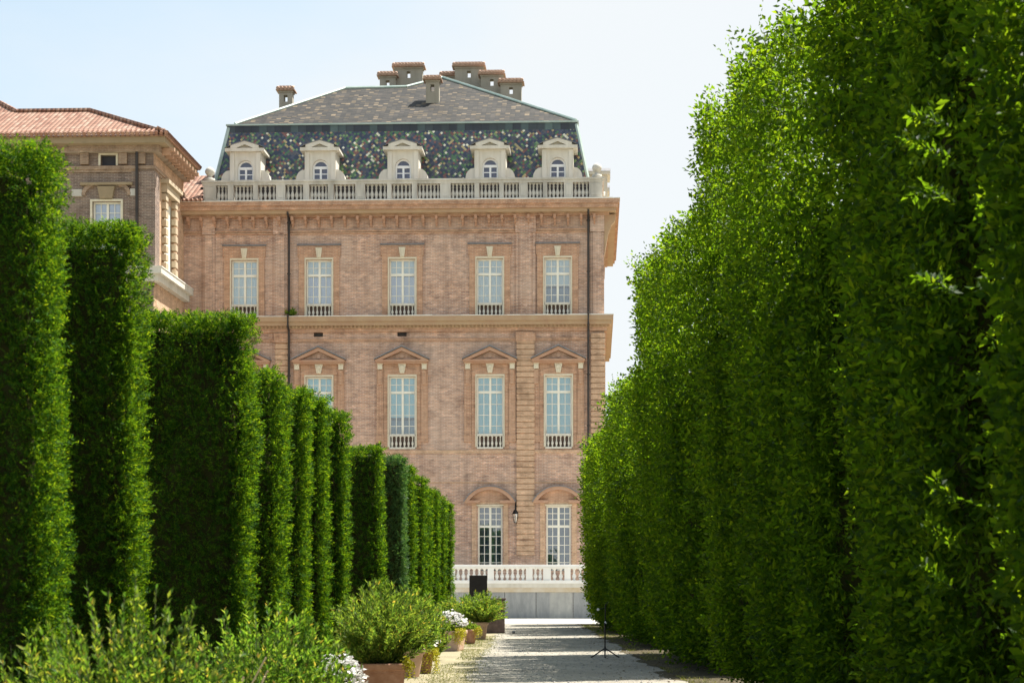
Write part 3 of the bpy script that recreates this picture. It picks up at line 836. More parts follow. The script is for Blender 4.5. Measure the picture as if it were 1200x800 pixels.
# --- roof balustrade
zr0, zr1, zr2, zr3 = PZ(238.3)+.06, PZ(234.5), PZ(217), PZ(211.8)
ua, ue = PU(239.5), PU(706.5)
mb = MB(); mb.box(ua, ue, -.38, .08, zr0-.05, zr1-.12); mb.box(ua, ue, -.33, .03, zr1-.12, zr1); mb.box(ua-.03, ue+.03, -.36, .06, zr2, zr3-.09); mb.box(ua-.07, ue+.07, -.42, .12, zr3-.09, zr3)
rb = mb.build('roof_balustrade', M['dstone'], pal)
grp = [(255,268),(275.5,297.5),(304,324.5),(336,356),(364,385),(392.5,417),(429,454),(460,483),(490,516),(529,556),(562.5,585),(591,608),(619,636),(642,660.5),(672,690)]
bal0 = baluster(zr2-zr1, 1.75).build('baluster', M['dstone'], rb, smooth=True); first = True
edges = [239.5]
for a, b in grp:
    n = max(3, round((b-a)/4.6))
    for i in range(n):
        o = bal0 if first else bal0.copy()
        if not first: C.objects.link(o); o.parent = rb
        first = False
        o.location = (PU(a + (b-a)*(i+.5)/n), -.15, zr1)
    edges += [a, b]
edges.append(706.5)
for a, b in zip(edges[::2], edges[1::2]):
    m = MB(); x0, x1 = PU(a), PU(b); m.box(x0+.02, x1-.02, -.34, .04, zr1, zr2); 
    if b-a > 8: m.box(x0+.12, x1-.12, -.37, -.341, zr1+.1, zr2-.1)
    m.build('pier', M['dstone'], rb)
for px in (246.5, 699.5):
    m = MB(); u = PU(px); m.lathe([(.26, zr3), (.26, zr3+.16), (.14, zr3+.2), (.10, zr3+.28), (.16, zr3+.34), (.24, zr3+.46), (.25, zr3+.56), (.19, zr3+.68), (.08, zr3+.75), (.0, zr3+.77)], u, -.1, 14)
    m.build('finial', M['dstone'], rb, smooth=True)
# side balustrade running back on the right
mb = MB(); mb.box(ue-.42, ue+.05, .13, DEP, zr3-.09, zr3); mb.box(ue-.38, ue+.0, .13, DEP, zr0-.05, zr1); mb.box(ue-.3, ue-.1, .13, DEP, zr1, zr3-.09); mb.build('side_parapet', M['dstone'], rb)

# --- mansard roof
wm0, wm1 = 1.7, 2.75
zm0 = PZ(240); zm1 = CAMZ + (HY-146.5)/F_*(D0+wm1)          # foot and break of the mansard
def ZW(py, px, w): return PZ(py, px, w)
um0, um1 = PU(243, wm0), PU(697, wm0); ut0, ut1 = PU(268, wm1), PU(675.5, wm1)
wb0, wb1 = DEP-.9, DEP-1.6
mb = MB()
A = [(um0, wm0, zm0), (um1, wm0, zm0), (um1, wb0, zm0), (um0, wb0, zm0)]; B = [(ut0, wm1, zm1), (ut1, wm1, zm1), (ut1, wb1, zm1), (ut0, wb1, zm1)]
for i in range(4):
    j = (i+1) % 4; mb.quad(A[i], A[j], B[j], B[i])
mb.build('mansard_roof', M['mansard'], pal)
mb = MB(); mb.box(UL, UR, .05, DEP, ZT-.3, zc-.02); mb.build('roof_deck', M['lead'], pal)
mb = MB(); mb.box(UL+1.5, UR-.4, .95, 1.62, zc-.019, PZ(217.5, 471, 1.0)); mb.build('baluster_shade_box', M['pipe'], pal)  # added dark box that stands in for the shade behind the roof balusters
# band at the break, upper slopes
zb1 = zm1; zb2 = zm1 + .34
mb = MB(); mb.box(ut0-.05, ut1+.05, wm1-.06, wb1, zb1-.30, zb1+.09); mb.build('copper_gutter', M['band'], pal)
mb = MB(); mb.box(ut0-.12, ut1+.12, wm1-.14, wb1+.05, zb1+.091, zb1+.17); 
pit = math.tan(R(31)); zu = zb1+.17
def on_slope(px, py):
    w = wm1 + 3
    for _ in range(40):
        z = PZ(py, px, w); w = .5*w + .5*(wm1-.05 + (z-zu)/pit)
    return (PU(px, w), w, PZ(py, px, w))
top = [(ut0+.35, wm1-.05, zu), (ut1-.02, wm1-.05, zu), on_slope(518.5, 91.5), on_slope(476, 102.5), on_slope(404.5, 104)]
mb2 = MB(); mb2.quad(*top)
bk = [(x, wb1+.0, z) for x, y, z in top]
for i in (1, 2, 3, 4):
    j = (i+1) % 5
    a, b = top[i], top[j]
    mb2.quad(a, (a[0], wb1, a[2]), (b[0], wb1, b[2]), b)
mb2.quad(*[(x, wb1, z) for x, y, z in top][::-1])
up = mb2.build('upper_roof', M['upper_tiles'], pal)
for i in (1, 2, 3, 4):
    a, b = np.array(top[i]), np.array(top[(i+1) % 5]); mb.tube([a+(0,-.02,.03), b+(0,-.02,.03)], .085, 6)
for s0, s1 in (((um0, wm0, zm0), (ut0, wm1, zm1)), ((um1, wm0, zm0), (ut1, wm1, zm1))):
    mb.tube([np.array(s0), np.array(s1)], .10, 6)
mb.build('copper_ridge', M['copper'], pal)

# --- dormers (front plane at w = wd_)
def make_dormer():
    W = PU(308.5)-PU(267.5); z0 = PZ(216.5, 471, 1.0); zt_ = PZ(176.5, 471, 1.0); a = W/2*.90; zap = PZ(165.5, 471, 1.0); ww = (PU(295)-PU(279.5))*1.2
    zw0, zw1 = PZ(210, 471, 1.0), PZ(186, 471, 1.0)
    m = MB(); d = 1.9
    r = ww/2-.03
    # front wall around an arched opening
    m.box(-a, -ww/2, 0, d, z0, zt_); m.box(ww/2, a, 0, d, z0, zt_); m.box(-ww/2, ww/2, 0, d, z0, zw0)
    pts = arc(0, zw1-ww/2, ww/2, 0, 180, 14)
    for i in range(14):
        p, q = pts[i], pts[i+1]; m.prism([p, (p[0], zt_), (q[0], zt_), q][::-1], 0, .5)
    for s in (-1, 1):
        x0, x1 = sorted((s*(a-.24), s*(a-.02))); m.box(x0, x1, -.07, -.001, zw0-.02, zt_-.02)
        pr = [(s*a, z0)] + [(s*(a+.46*math.cos(R(t))**.6), z0+1.75*math.sin(R(t))**1.0) for t in (0, 20, 40, 60, 75, 90)][:0] + [(s*(a+.46), z0), (s*(a+.46), z0+.34), (s*(a+.43), z0+.52), (s*(a+.34), z0+.68), (s*(a+.2), z0+.80), (s*a, z0+.84)]
        m.prism(pr if s > 0 else pr[::-1], .05, .55)
    m.box(-ww/2-.12, ww/2+.12, -.13, -.001, zw0-.09, zw0-.001)
    dm = m.build('dormer', M['stone'], pal)
    m = MB(); h = zap-zt_
    hw = W/2*1.13
    m.box(-hw, hw, -.22, d, zt_, zt_+.16)
    m.prism([(-hw, zt_+.161), (hw, zt_+.161), (hw*.70, zt_+.30), (0, zap), (-hw*.70, zt_+.30)], -.02, d)
    for s in (-1, 1):
        q = [(s*hw*.72, zt_+.162), (s*hw*.72, zt_+.30), (0, zap+.04), (0, zap-.13), (s*hw*.44, zt_+.162)]
        m.prism(q[::-1] if s > 0 else q, -.22, -.021)
    m.build('dormer_pediment', M['stone'], dm)
    m = MB(); y = .18; b = .08
    m.box(-ww/2, -ww/2+b, y, y+.08, zw0, zw1-ww/2); m.box(ww/2-b, ww/2, y, y+.08, zw0, zw1-ww/2); m.box(-.05, .05, y-.01, y+.08, zw0+b, zw1-ww/2-.05)
    m.box(-ww/2+b, ww/2-b, y, y+.08, zw0, zw0+b); m.box(-ww/2+b, ww/2-b, y-.012, y+.08, zw1-ww/2-.05, zw1-ww/2+.08)
    zmid = (zw0+zw1-ww/2)/2+.02
    for s in (-1, 1): x0, x1 = sorted((s*.05, s*(ww/2-b))); m.box(x0, x1, y+.02, y+.06, zmid-.025, zmid+.025)
    o_ = arc(0, zw1-ww/2, ww/2, 0, 180, 14); i_ = arc(0, zw1-ww/2, ww/2-b, 0, 180, 14)
    for i in range(14): m.prism([i_[i], o_[i], o_[i+1], i_[i+1]], y, y+.08)
    m.build('window_frame', M['wframe'], dm)
    m = MB(); m.box(-ww/2+.03, ww/2-.03, y+.03, y+.036, zw0, zw1-ww/2); m.prism(arc(0, zw1-ww/2+.001, ww/2-.03, 0, 180, 14), y+.03, y+.036); m.build('pane', M['dglass'], dm)
    m = MB(); m.box(-ww/2, ww/2, y+.22, y+.25, zw0-.05, zw1+.02); m.build('curtain', M['navy'], dm)
    m = MB(); m.prism([(-hw-.03, zt_+.165), (-hw*.72, zt_+.31), (0, zap+.05), (hw*.72, zt_+.31), (hw+.03, zt_+.165), (hw*.72, zt_+.34), (0, zap+.085), (-hw*.72, zt_+.34)][::-1], -.24, d+.3); m.build('lead_cover', M['lead'], dm)
    return dm
dm0 = make_dormer()
for i, c in enumerate((287.5, 375.3, 472.3, 574.3, 653.5)):
    o = dm0 if i == 0 else copy_tree(dm0, pal); o.location = (PU(c, 1.0), 1.0, 0)
for u, rz, w in ((um1+.62, 90, 7.5), (um1+.62, 90, 11.5), (um0-.62, -90, 7.5), (um0-.62, -90, 11.5)):
    o = copy_tree(dm0, pal); o.location = (u, w, 0); o.rotation_euler = (0, 0, R(rz))

# --- chimneys
def chimney(px0, px1, py0, py1, w, dpt=.5, slots=1):
    c = (px0+px1)/2; x0, x1 = PU(px0+1.5, w), PU(px1-1.5, w); zt_ = PZ(py0+6, c, w); z0 = PZ(py1+14, c, w); zl = PZ(py0, c, w)
    m = MB(); q = .09
    # pierced head: leave a small slot through the upper part
    hs = .21; xm = (x0+x1)/2
    m.box(x0, x1, w, w+dpt, z0, zt_-.62); m.box(x0, xm-hs/2, w, w+dpt, zt_-.62, zt_-.24); m.box(xm+hs/2, x1, w, w+dpt, zt_-.62, zt_-.24); m.box(x0, x1, w, w+dpt, zt_-.24, zt_)
    m.box(x0-.05, x1+.05, w-.05, w+dpt+.05, zt_-.1, zt_-.002)
    ch = m.build('chimney', M['plaster'], pal)
    m = MB(); m.box(x0-.16, x1+.16, w-.18, w+dpt+.18, zt_, zt_+.06)
    n = max(3, round((x1-x0+.3)/.2)); h = zl-zt_
    m.prism([(x0-.14, zt_+.061), (x1+.14, zt_+.061), (x1-.05, zl-.02), (x0+.05, zl-.02)], w-.08, w+dpt+.1)
    for i in range(n):
        xx = x0-.14 + (x1-x0+.28)*(i+.5)/n
        m.tube([(xx, w-.24, zt_+.10), (xx, w+dpt*.45, zl)], [.10, .07], 6)
    m.build('chimney_cap', M['cap'], ch)
for a in ((325.5, 344, 100.5, 124, 9.5), (497.5, 516, 88, 124, None), (443.5, 465, 83.5, 104, 11.6), (461, 496.5, 73, 104, 12.0), (516, 535, 83.5, 96, 12.4), (531.5, 567.5, 72.5, 106, 11.6), (562, 590.5, 82, 112, 10.8), (585, 612.5, 91.5, 120, 9.9)):
    w = a[4]
    if w is None: w = on_slope(506, 121)[1]
    chimney(a[0], a[1], a[2], a[3], w)
# low clay roof joining the palace to the side wing
mb = MB(); x0, x1 = PU(190, 0), ua-.06
mb.quad((x0, -.85, zc+.05), (x1, -.85, zc+.05), (x1, 3.4, PZ(206, 225, 3.4)), (x0, 3.4, PZ(206, 225, 3.4))); 
mb.quad((x1, -.85, zc+.05), (x1, 3.4, zc+.05), (x1, 3.4, PZ(206, 225, 3.4)))
x = x0
while x < x1: mb.tube([(x+.1, -.92, zc+.07), (x+.1, .2, zc+.07+.26*1.1)], .09, 6); x += .23
mb.build('clay_tile_roof', M['clay'], pal)

# weeds rooted on the string course
wd = empty('wild_plant', world(PU(342), -.3, zs+.06), -TH); tag(wd, 'small green weed on the ledge at the drainpipe', 'weed')
(lv, lf), sc_, _ = bush_np(.34, .42, 26, 14, .10, .05)
mesh_np('foliage', [(lv, lf, 0)], [BUSH], wd)

# ================================================================== WALL LANTERN
lx = world(PU(604, -.4), -.4, PZ(613, 604, -.4))
ln_ = empty('wall_lantern', lx, -TH); ln_.scale = (.82, 1, .82); tag(ln_, 'small black wall lantern on a bracket beside the ground floor pilaster', 'lantern')
mb = MB(); mb.lathe([(.08, .02), (.10, .05), (.10, .08)], n=6); mb.lathe([(.19, .58), (.21, .62), (.20, .66), (.10, .82), (.04, .88), (.03, .95)], n=6)
for k in range(6):
    a = 2*math.pi*(k+.5)/6; mb.tube([(.10*math.cos(a), .10*math.sin(a), .06), (.19*math.cos(a), .19*math.sin(a), .6)], .012, 5)
mb.build('lantern_cap', M['blackmetal'], ln_)
mb = MB(); mb.lathe([(.09, .081), (.17, .579)], n=6); mb.build('lantern_glass', glass('lantern_glass', (.9, .92, .9), .25), ln_)
mb = MB(); mb.tube([(0, 0, .95), (0, .02, 1.12), (0, .12, 1.24), (0, .40, 1.2)], .022, 6); mb.tube([(0, .05, 1.16), (0, .22, 1.02), (0, .4, .95)], .015, 6); mb.box(-.06, .06, .385, .41, .85, 1.35); mb.build('bracket', M['blackmetal'], ln_)
mb = MB(); mb.lathe([(.03, .1), (.035, .3), (.02, .42)], n=8); mb.build('lamp_bulb', M['whiteplastic'], ln_)

# ================================================================== SIDE WING
WF = -6.0
uw = PU(180, WF); uwl = PU(-160, WF)
wl = world(uw, WF)
wing = empty('brick_wing', wl, -TH); tag(wing, 'brown brick palace wing with clay tile roof at left', 'building')
OF = (uw, WF, 0)
def WZ(py, px=150, w=WF): return PZ(py, px, w)
ze = WZ(163.5)
wu0, wu1 = PU(108.5, WF), PU(142, WF); wz1 = WZ(236); wz0 = WZ(318)
mb = MB()
wall_holes(mb, uwl, uw, 0, ze-.5, [(wu0, wu1, wz0, wz1), (PU(118, WF), PU(136, WF), WZ(194), WZ(181.5))], WF)
mb.quad((uw, 0, 0), (uw, 0, ze-.5), (uwl, 0, ze-.5), (uwl, 0, 0)); mb.quad((uwl, WF, 0), (uwl, WF, ze-.5), (uwl, 0, ze-.5), (uwl, 0, 0))
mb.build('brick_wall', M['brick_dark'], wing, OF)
# sunlit right flank with its rusticated window surround
sw0, sw1 = WF+2.0, WF+3.4
mb = MB()
cells = [(WF, sw0), (sw0, sw1), (sw1, 0)]
sz0, sz1 = PZ(330, 196, -3.3), PZ(240, 196, -3.3)
for a, b in cells:
    if (a, b) == (sw0, sw1):
        mb.quad((uw, a, 0), (uw, b, 0), (uw, b, sz0), (uw, a, sz0)); mb.quad((uw, a, sz1), (uw, b, sz1), (uw, b, ze-.5), (uw, a, ze-.5))
    else: mb.quad((uw, a, 0), (uw, b, 0), (uw, b, ze-.5), (uw, a, ze-.5))
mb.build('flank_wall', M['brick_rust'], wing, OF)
mb = MB(); mb.box(uw-.10, uw-.04, sw0-.05, sw1+.05, sz0-.05, sz1+.05); mb.build('flank_window', M['frame'], wing, OF)
mb = MB(); z = sz0
while z < sz1+.3:
    for a, b in ((sw0-.5, sw0-.02), (sw1+.02, sw1+.5)): mb.box(uw+.001, uw+.22, a, b, z, z+.30)
    z += .42
mb.box(uw+.001, uw+.30, sw0-.55, sw1+.55, sz1+.34, sz1+.75); mb.box(uw+.001, uw+.42, sw0-.7, sw1+.7, sz1+.76, sz1+.95)
mb.build('flank_surround', M['flank'], wing, OF)
# cornice on front and flank
def wt(m, z0, z1, p): m.box(uwl, uw+p, WF-p, -.02, z0, z1)
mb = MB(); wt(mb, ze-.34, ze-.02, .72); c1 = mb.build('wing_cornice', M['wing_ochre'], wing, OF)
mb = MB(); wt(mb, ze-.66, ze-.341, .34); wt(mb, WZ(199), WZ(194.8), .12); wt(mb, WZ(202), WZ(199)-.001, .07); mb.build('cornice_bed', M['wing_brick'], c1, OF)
mb = MB(); mb.box(uw+.02, uw+.62, -.085, .085, 0, .16); mb.box(uw+.02, uw+.40, -.07, .07, -.18, -.002)
mo = mb.build('bracket', M['terra'], c1, (uw, 0, 0))
y = WF+.3; k = 0
while y < -.2:
    o = mo if k == 0 else mo.copy()
    if k: C.objects.link(o); o.parent = c1
    o.location = (.33, y-WF, ze-.52); y += .62; k += 1
mb = MB()
for px in (72, 100, 145, 166): 
    mb = MB(); u = PU(px, WF); mb.box(u-.2, u+.2, WF-.2, WF-.001, WZ(193), ze-.67)
    mb.build('frieze_block', M['wing_brick'], wing, OF)
mb = MB(); wt(mb, PZ(322, 178, WF), PZ(315, 178, WF), .5); wt(mb, PZ(330, 178, WF), PZ(322, 178, WF)-.001, .3); sc2 = mb.build('wing_string_course', M['stone'], wing, OF)
mb = MB(); wt(mb, PZ(315, 178, WF)+.001, PZ(315, 178, WF)+.05, .53); mb.build('flashing', M['tin'], sc2, OF)
# corner pilaster, downpipe, window, attic opening, hood
mb = MB(); mb.box(uw-1.05, uw+.06, WF-.10, WF+.9, PZ(315, 178, WF)+.06, WZ(202)-.002); mb.box(uw-.85, uw+.12, WF-.18, WF+.6, PZ(315, 178, WF)+.06, WZ(202)-.003); mb.build('corner_pilaster', M['brick_dark'], wing, OF)
mb = MB(); mb.tube([(PU(162, WF), WF-.25, ze-.3), (PU(162, WF), WF-.25, 1)], .07, 8); mb.build('drainpipe', M['pipe'], wing, OF)
wc = (wu0+wu1)/2; ww_ = wu1-wu0
fr = window_frame(ww_, wz0, wz1, wz1-1.0, 2, 4, 2); fr.v = [(x+wc, y+WF, z) for x, y, z in fr.v]; wf = fr.build('window', M['frame'], wing, OF)
pn = pane(ww_, wz0, wz1); pn.v = [(x+wc, y+WF, z) for x, y, z in pn.v]; pn.build('pane', M['glass'], wf, OF)
bl = MB(); bl.box(wu0, wu1, WF+.3, WF+.31, wz0, wz1); bl.build('blind', M['blind_pale'], wf, OF)
mb = MB(); mb.box(wu0-.10, wu1+.10, WF-.08, WF-.001, wz1, wz1+.1); mb.box(wu0-.1, wu0, WF-.08, WF-.001, wz0, wz1); mb.box(wu1, wu1+.1, WF-.08, WF-.001, wz0, wz1); mb.build('stone_trim', M['kstone'], wf, OF)
mb = MB(); mb.box(wu0-.55, wu1+.6, WF-.22, WF-.001, WZ(217.5), WZ(214.5)); mb.prism([(wc-.3, wz1+.12), (wc+.3, wz1+.12), (wc+.42, WZ(219)), (wc-.42, WZ(219))], WF-.2, WF-.0015)
mb.build('hood_ledge', M['wing_ochre'], wf, OF)
for s in (-1, 1):
    mb = MB(); o_ = arc(wc+s*.62, WZ(229), .58, 0, 90, 8) if s > 0 else arc(wc+s*.62, WZ(229), .58, 90, 180, 8); i_ = arc(wc+s*.62, WZ(229), .40, 0, 90, 8) if s > 0 else arc(wc+s*.62, WZ(229), .40, 90, 180, 8)
    mb.prism(o_ + i_[::-1], WF-.14, WF-.002); mb.build('scroll', M['wing_brick'], wf, OF)
for s in (-1, 1):
    mb = MB(); mb.box(wc+s*1.42-.25, wc+s*1.42+.25, WF-.14, WF-.001, WZ(230), WZ(222)); mb.build('stone_block', M['dstone'], wf, OF)
mb = MB(); x0, x1, z0, z1 = PU(118, WF), PU(136, WF), WZ(194), WZ(181.5); mb.box(x0, x1, WF+.25, WF+.28, z0, z1); av = mb.build('attic_window', M['room'], wing, OF)
mb = MB(); mb.box(x0-.1, x0, WF-.04, WF-.001, z0, z1); mb.box(x1, x1+.1, WF-.04, WF-.001, z0, z1); mb.box(x0-.1, x1+.1, WF-.04, WF-.0015, z1, z1+.09); mb.build('frame', M['kstone'], av, OF)
# hip roof of clay tiles
er = uw+.86; ef = WF-.86
rp = PU(106, WF+3.2); rz = PZ(130.5, 108, WF+3.2); rw = WF+3.2
mb = MB()
mb.quad((uwl, ef, ze), (er, ef, ze), (rp, rw, rz), (uwl, rw, rz)); mb.quad((er, ef, ze), (er, 0, ze), (rp, 0, rz), (rp, rw, rz)); mb.quad((rp, rw, rz), (rp, 0, rz), (uwl, 0, rz), (uwl, rw, rz))
hz = PZ(121.5, 0, WF+4.4); hx = PU(0, WF+4.4); hx2 = PU(24, WF+3.6)
mb.quad((uwl, rw, rz-.05), (hx2, rw, rz-.05), (hx, rw+1.2, hz), (uwl, rw+1.2, hz)); mb.quad((hx2, rw, rz-.05), (hx2, 0, rz-.05), (hx, 0, hz), (hx, rw+1.2, hz))
mb.box(uwl, er, ef, 0, ze-.05, ze-.004)
x = uwl
sl = (rz-ze)/(rw-ef)
while x < er-.05:
    mb.tube([(x, ef-.06, ze+.05), (x, ef+.5, ze+.05+.5*sl)], .095, 6); x += .23
y = ef
while y < -.1:
    mb.tube([(er+.06, y+.1, ze+.05), (er-.5, y+.1, ze+.05+.3)], .095, 6); y += .23
for a, b in (((er, ef, ze+.08), (rp, rw, rz+.05)), ((rp, rw, rz+.05), (hx2, rw, rz+.05)), ((hx2, rw, rz), (hx, rw+1.2, hz+.05))): mb.tube([a, b], .12, 6)
mb.build('clay_tile_roof', M['clay'], wing, OF)

# ================================================================== TERRACE AND ITS BALUSTRADE
WT = -5.0
t0, t1 = PU(430, WT), PU(860, WT)
ztop = PZ(661.3, 600, WT); zrail = PZ(664.5, 600, WT); zb0 = PZ(679.5, 600, WT); zbb = PZ(683.2, 600, WT); 
ter = empty('terrace', world((t0+t1)/2, WT), -TH); tag(ter, 'low terrace of grey stone slabs at the foot of the palace', 'terrace')
OT = ((t0+t1)/2, WT, 0)
mb = MB(); x = t0; k = 0
while x < t1:
    wdt = 1.9*random.uniform(.7, 1.1); mb.box(x, min(x+wdt-.022, t1), WT+random.uniform(0, .014), WT+.4, 0, PZ(693.5, 600, WT)-.002); x += wdt
mb.build('slab_wall', M['marble'], ter, OT)
mb = MB(); mb.box(t0, t1, WT-.05, WT+.42, PZ(693.5, 600, WT), PZ(688, 600, WT)); mb.build('cap_band', M['ochre'] if False else plain('stained_band', (.50, .40, .26), (.60, .55, .47), 1.2, .85), ter, OT)
mb = MB(); mb.box(t0, t1, WT-.09, -.095, PZ(688, 600, WT)+.001, zbb-.001); mb.build('terrace_floor', M['stone'], ter, OT)
bal = empty('stone_balustrade', world((t0+t1)/2, WT, zbb), -TH); tag(bal, 'white stone balustrade along the edge of the palace terrace', 'balustrade')
OB = ((t0+t1)/2, WT, zbb)
mb = MB(); mb.box(t0, t1, WT-.12, WT+.28, zrail, ztop); mb.box(t0, t1, WT-.07, WT+.23, zrail-.06, zrail-.001); mb.build('hand_rail', M['wstone'], bal, OB, bevel=.015)
mb = MB(); mb.box(t0, t1, WT-.12, WT+.28, zbb, zb0); mb.build('base_course', M['wstone'], bal, OB)
tb0 = baluster(zrail-.06-zb0, 1.75, 12); tb0 = tb0.build('baluster', M['wstone'], bal, smooth=True); first = True
g2 = [(440, 478), (488, 526), (533.5, 571), (579, 616), (624.5, 636), (646, 661), (669, 684), (694, 731), (741, 778), (788, 825)]
ed = [430]
for a, b in g2:
    n = round((b-a)/6.1)
    for i in range(n):
        o = tb0 if first else tb0.copy()
        if not first: C.objects.link(o); o.parent = bal
        first = False
        o.location = (PU(a+(b-a)*(i+.5)/n, WT)-OB[0], .08, zb0-zbb)
    ed += [a, b]
ed.append(860)
for a, b in zip(ed[::2], ed[1::2]):
    m = MB(); m.box(PU(a, WT)+.02, PU(b, WT)-.02, WT-.06, WT+.22, zb0, zrail-.06); m.build('pier', M['wstone'], bal, OB)

# ================================================================== GROUND
def ground_mat(name, c1, c2, c3, fine=38, big=.6):
    m, nt, b, _ = new_mat(name)
    co = objco(nt)
    f = noise(nt, co, fine, 3, .7); r = ramp(nt, [(.33, c1), (.5, c2), (.68, c3)]); nt.links.new(f, r.inputs[0])
    f2 = noise(nt, co, big, 5); r2 = ramp(nt, [(.32, (.78, .77, .75)), (.68, (1.12, 1.12, 1.12))]); nt.links.new(f2, r2.inputs[0])
    v = N(nt, 'ShaderNodeTexVoronoi', Scale=fine*.9); nt.links.new(co, v.inputs['Vector'])
    c = mixc(nt, r.outputs[0], r2.outputs[0], 1.0, 'MULTIPLY')
    nt.links.new(c, b.inputs['Base Color']); b.inputs['Roughness'].default_value = .95; b.inputs['Specular IOR Level'].default_value = .15
    bump(nt, b, v.outputs['Distance'], .6, .02)
    return m
GRAV = ground_mat('gravel', (.235, .215, .175), (.31, .285, .235), (.40, .37, .315))
FORE = ground_mat('pale_gravel', (.42, .40, .36), (.50, .48, .43), (.58, .56, .51))
SAND = ground_mat('sandy_ground', (.23, .20, .125), (.30, .265, .17), (.37, .33, .23))
EARTH = ground_mat('earth', (.045, .036, .020), (.075, .062, .036), (.12, .10, .06), 22, 1.2)
mb = MB(); mb.quad((-500,-60,0),(500,-60,0),(500,900,0),(-500,900,0)); tag(mb.build('ground', SAND), kind='structure')
def strip(name, mat, xl, xr, y0, y1, z, wob=.12, step=.5):
    n = int((y1-y0)/step); yy = np.linspace(y0, y1, n+1)
    l = np.array([xl(y) for y in yy]) + wob*vnoise(np.stack([yy*.7, yy*0+3, yy*0], -1)) + wob*.6*vnoise(np.stack([yy*2.9, yy*0+5, yy*0], -1))
    r = np.array([xr(y) for y in yy]) + wob*vnoise(np.stack([yy*.7, yy*0+8, yy*0], -1)) + wob*.6*vnoise(np.stack([yy*2.9, yy*0+12, yy*0], -1))
    m = MB()
    for i in range(n): m.quad((l[i], yy[i], z), (r[i], yy[i], z), (r[i+1], yy[i+1], z), (l[i+1], yy[i+1], z))
    return m.build(name, mat)
tag(strip('gravel_path', GRAV, lambda y: -1.0, lambda y: 2.9, -5, 71, .004), kind='structure')
tag(strip('forecourt', FORE, lambda y: -30, lambda y: 30, 71.02, 86.5, .005, 0), kind='structure')
tag(strip('soil_bed', EARTH, lambda y: 2.6-.012*(y-26), lambda y: 7, -5, 70.5, .008, .22), kind='structure')
tag(strip('hedge_bed', EARTH, lambda y: -7, lambda y: -2.7, -5, 75, .008, .15), kind='structure')

# grass growing thinly along both edges of the path
def grass(n, fx, ys, h, zz=.004):
    y = ys[0] + (ys[1]-ys[0])*rng.random(n); x = fx(y, n)
    k = vnoise(np.stack([x*1.6, y*.8, x*0], -1)) > -.25; x, y = x[k], y[k]; n = len(x)
    b = np.stack([x, y, np.full(n, zz)], -1); a = np.array((0,0,1.)) + rng.normal(size=(n,3))*np.array((.6,.6,.2))
    return leaves(b, a, rng.normal(size=(n,3)), h*(.5+rng.random(n)), .008)
v1 = grass(15000, lambda y, n: -1.75 + .85*rng.random(n)**1.2 + .12*rng.normal(size=n), (24, 66), .032, .0)
v2 = grass(5000, lambda y, n: 2.7-.012*(y-26) + .5*rng.random(n)**2, (28, 69), .045, .008)
tag(mesh_np('grass', [(*v1, 0), (*v2, 0)], [GRASS]), kind='stuff')

n = 5200
px_ = np.stack([-1.1 + 3.6*rng.random(n), 24 + 46*rng.random(n)**1.3, np.full(n, .004)], -1)
o8 = np.array([(1,0,0),(0,1,0),(-1,0,0),(0,-1,0),(0,0,.7),(0,0,-.2)], float); f8 = np.array([(0,1,4),(1,2,4),(2,3,4),(3,0,4),(1,0,5),(2,1,5),(3,2,5),(0,3,5)])
sc8 = (.010 + .022*rng.random((n,1))**3)[:,None]*(.7+.6*rng.random((n,6,1)))
V8 = (px_[:,None] + o8[None]*sc8).reshape(-1,3); F8 = (np.arange(n)*6)[:,None,None] + f8[None]
tag(mesh_np('pebbles', [(V8, F8.reshape(-1,3), 0)], [plain('pebble', (.22, .21, .19), (.42, .40, .36), 9, .9)]), kind='stuff')
n = 900
b8 = np.stack([1.6 + 2.6*rng.random(n), 26 + 42*rng.random(n), np.full(n, .018)], -1)
tag(mesh_np('fallen_leaves', [(*leaves(b8, rng.normal(size=(n,3))*np.array((1,1,.15)), np.array((0,0,1.))+rng.normal(size=(n,3))*.3, .05, .03), 0)], [leafmat('dead_leaves', [(0, (.10, .06, .03)), (.6, (.18, .12, .05)), (1, (.26, .20, .08))], (1,1,1), .1)]), kind='stuff')

# ================================================================== LEFT ROW: clipped yew columns
ycols = [ # D of far right edge, height, half width, material, label
 (11.65, 4.52, .74, 0, 'nearest clipped yew column, cut by the left edge of the photo'),
 (14.2, 4.55, .72, 0, 'second nearest yew column, standing before the window of the brown wing'),
 (19.6, 4.68, .76, 0, 'broad dark yew column with a wide front and ragged bright right edge'),
 (22.06, 4.36, .68, 0, 'shaggy pale yew column just behind the broad dark one'),
 (24.8, 4.42, .70, 0, 'yew column right of the shaggy pale one, below the drainpipe'),
 (27.1, 4.56, .70, 0, 'yew column whose top meets the half hidden palace window'),
 (30.2, 4.62, .70, 0, 'narrow yew column at the step down in the row, right of the half hidden window'),
 (37.3, 4.60, .72, 0, 'square topped lower yew column just after the step down in the row'),
 (44.3, 4.9, .72, 1, 'bluish green yew column beneath the window with the dark lower panes'),
 (47.7, 4.9, .70, 0, 'yew column directly behind the bluish green one'),
 (53.0, 4.9, .70, 0, 'fifth yew column counted from the palace end of the left row'),
 (56.4, 4.75, .70, 0, 'fourth yew column counted from the palace end of the left row'),
 (61.4, 4.95, .70, 0, 'third yew column counted from the palace end of the left row'),
 (66.0, 4.95, .70, 0, 'second last yew column before the terrace balustrade'),
 (73.4, 5.05, .70, 0, 'farthest yew column, its edge against the white terrace balustrade')]
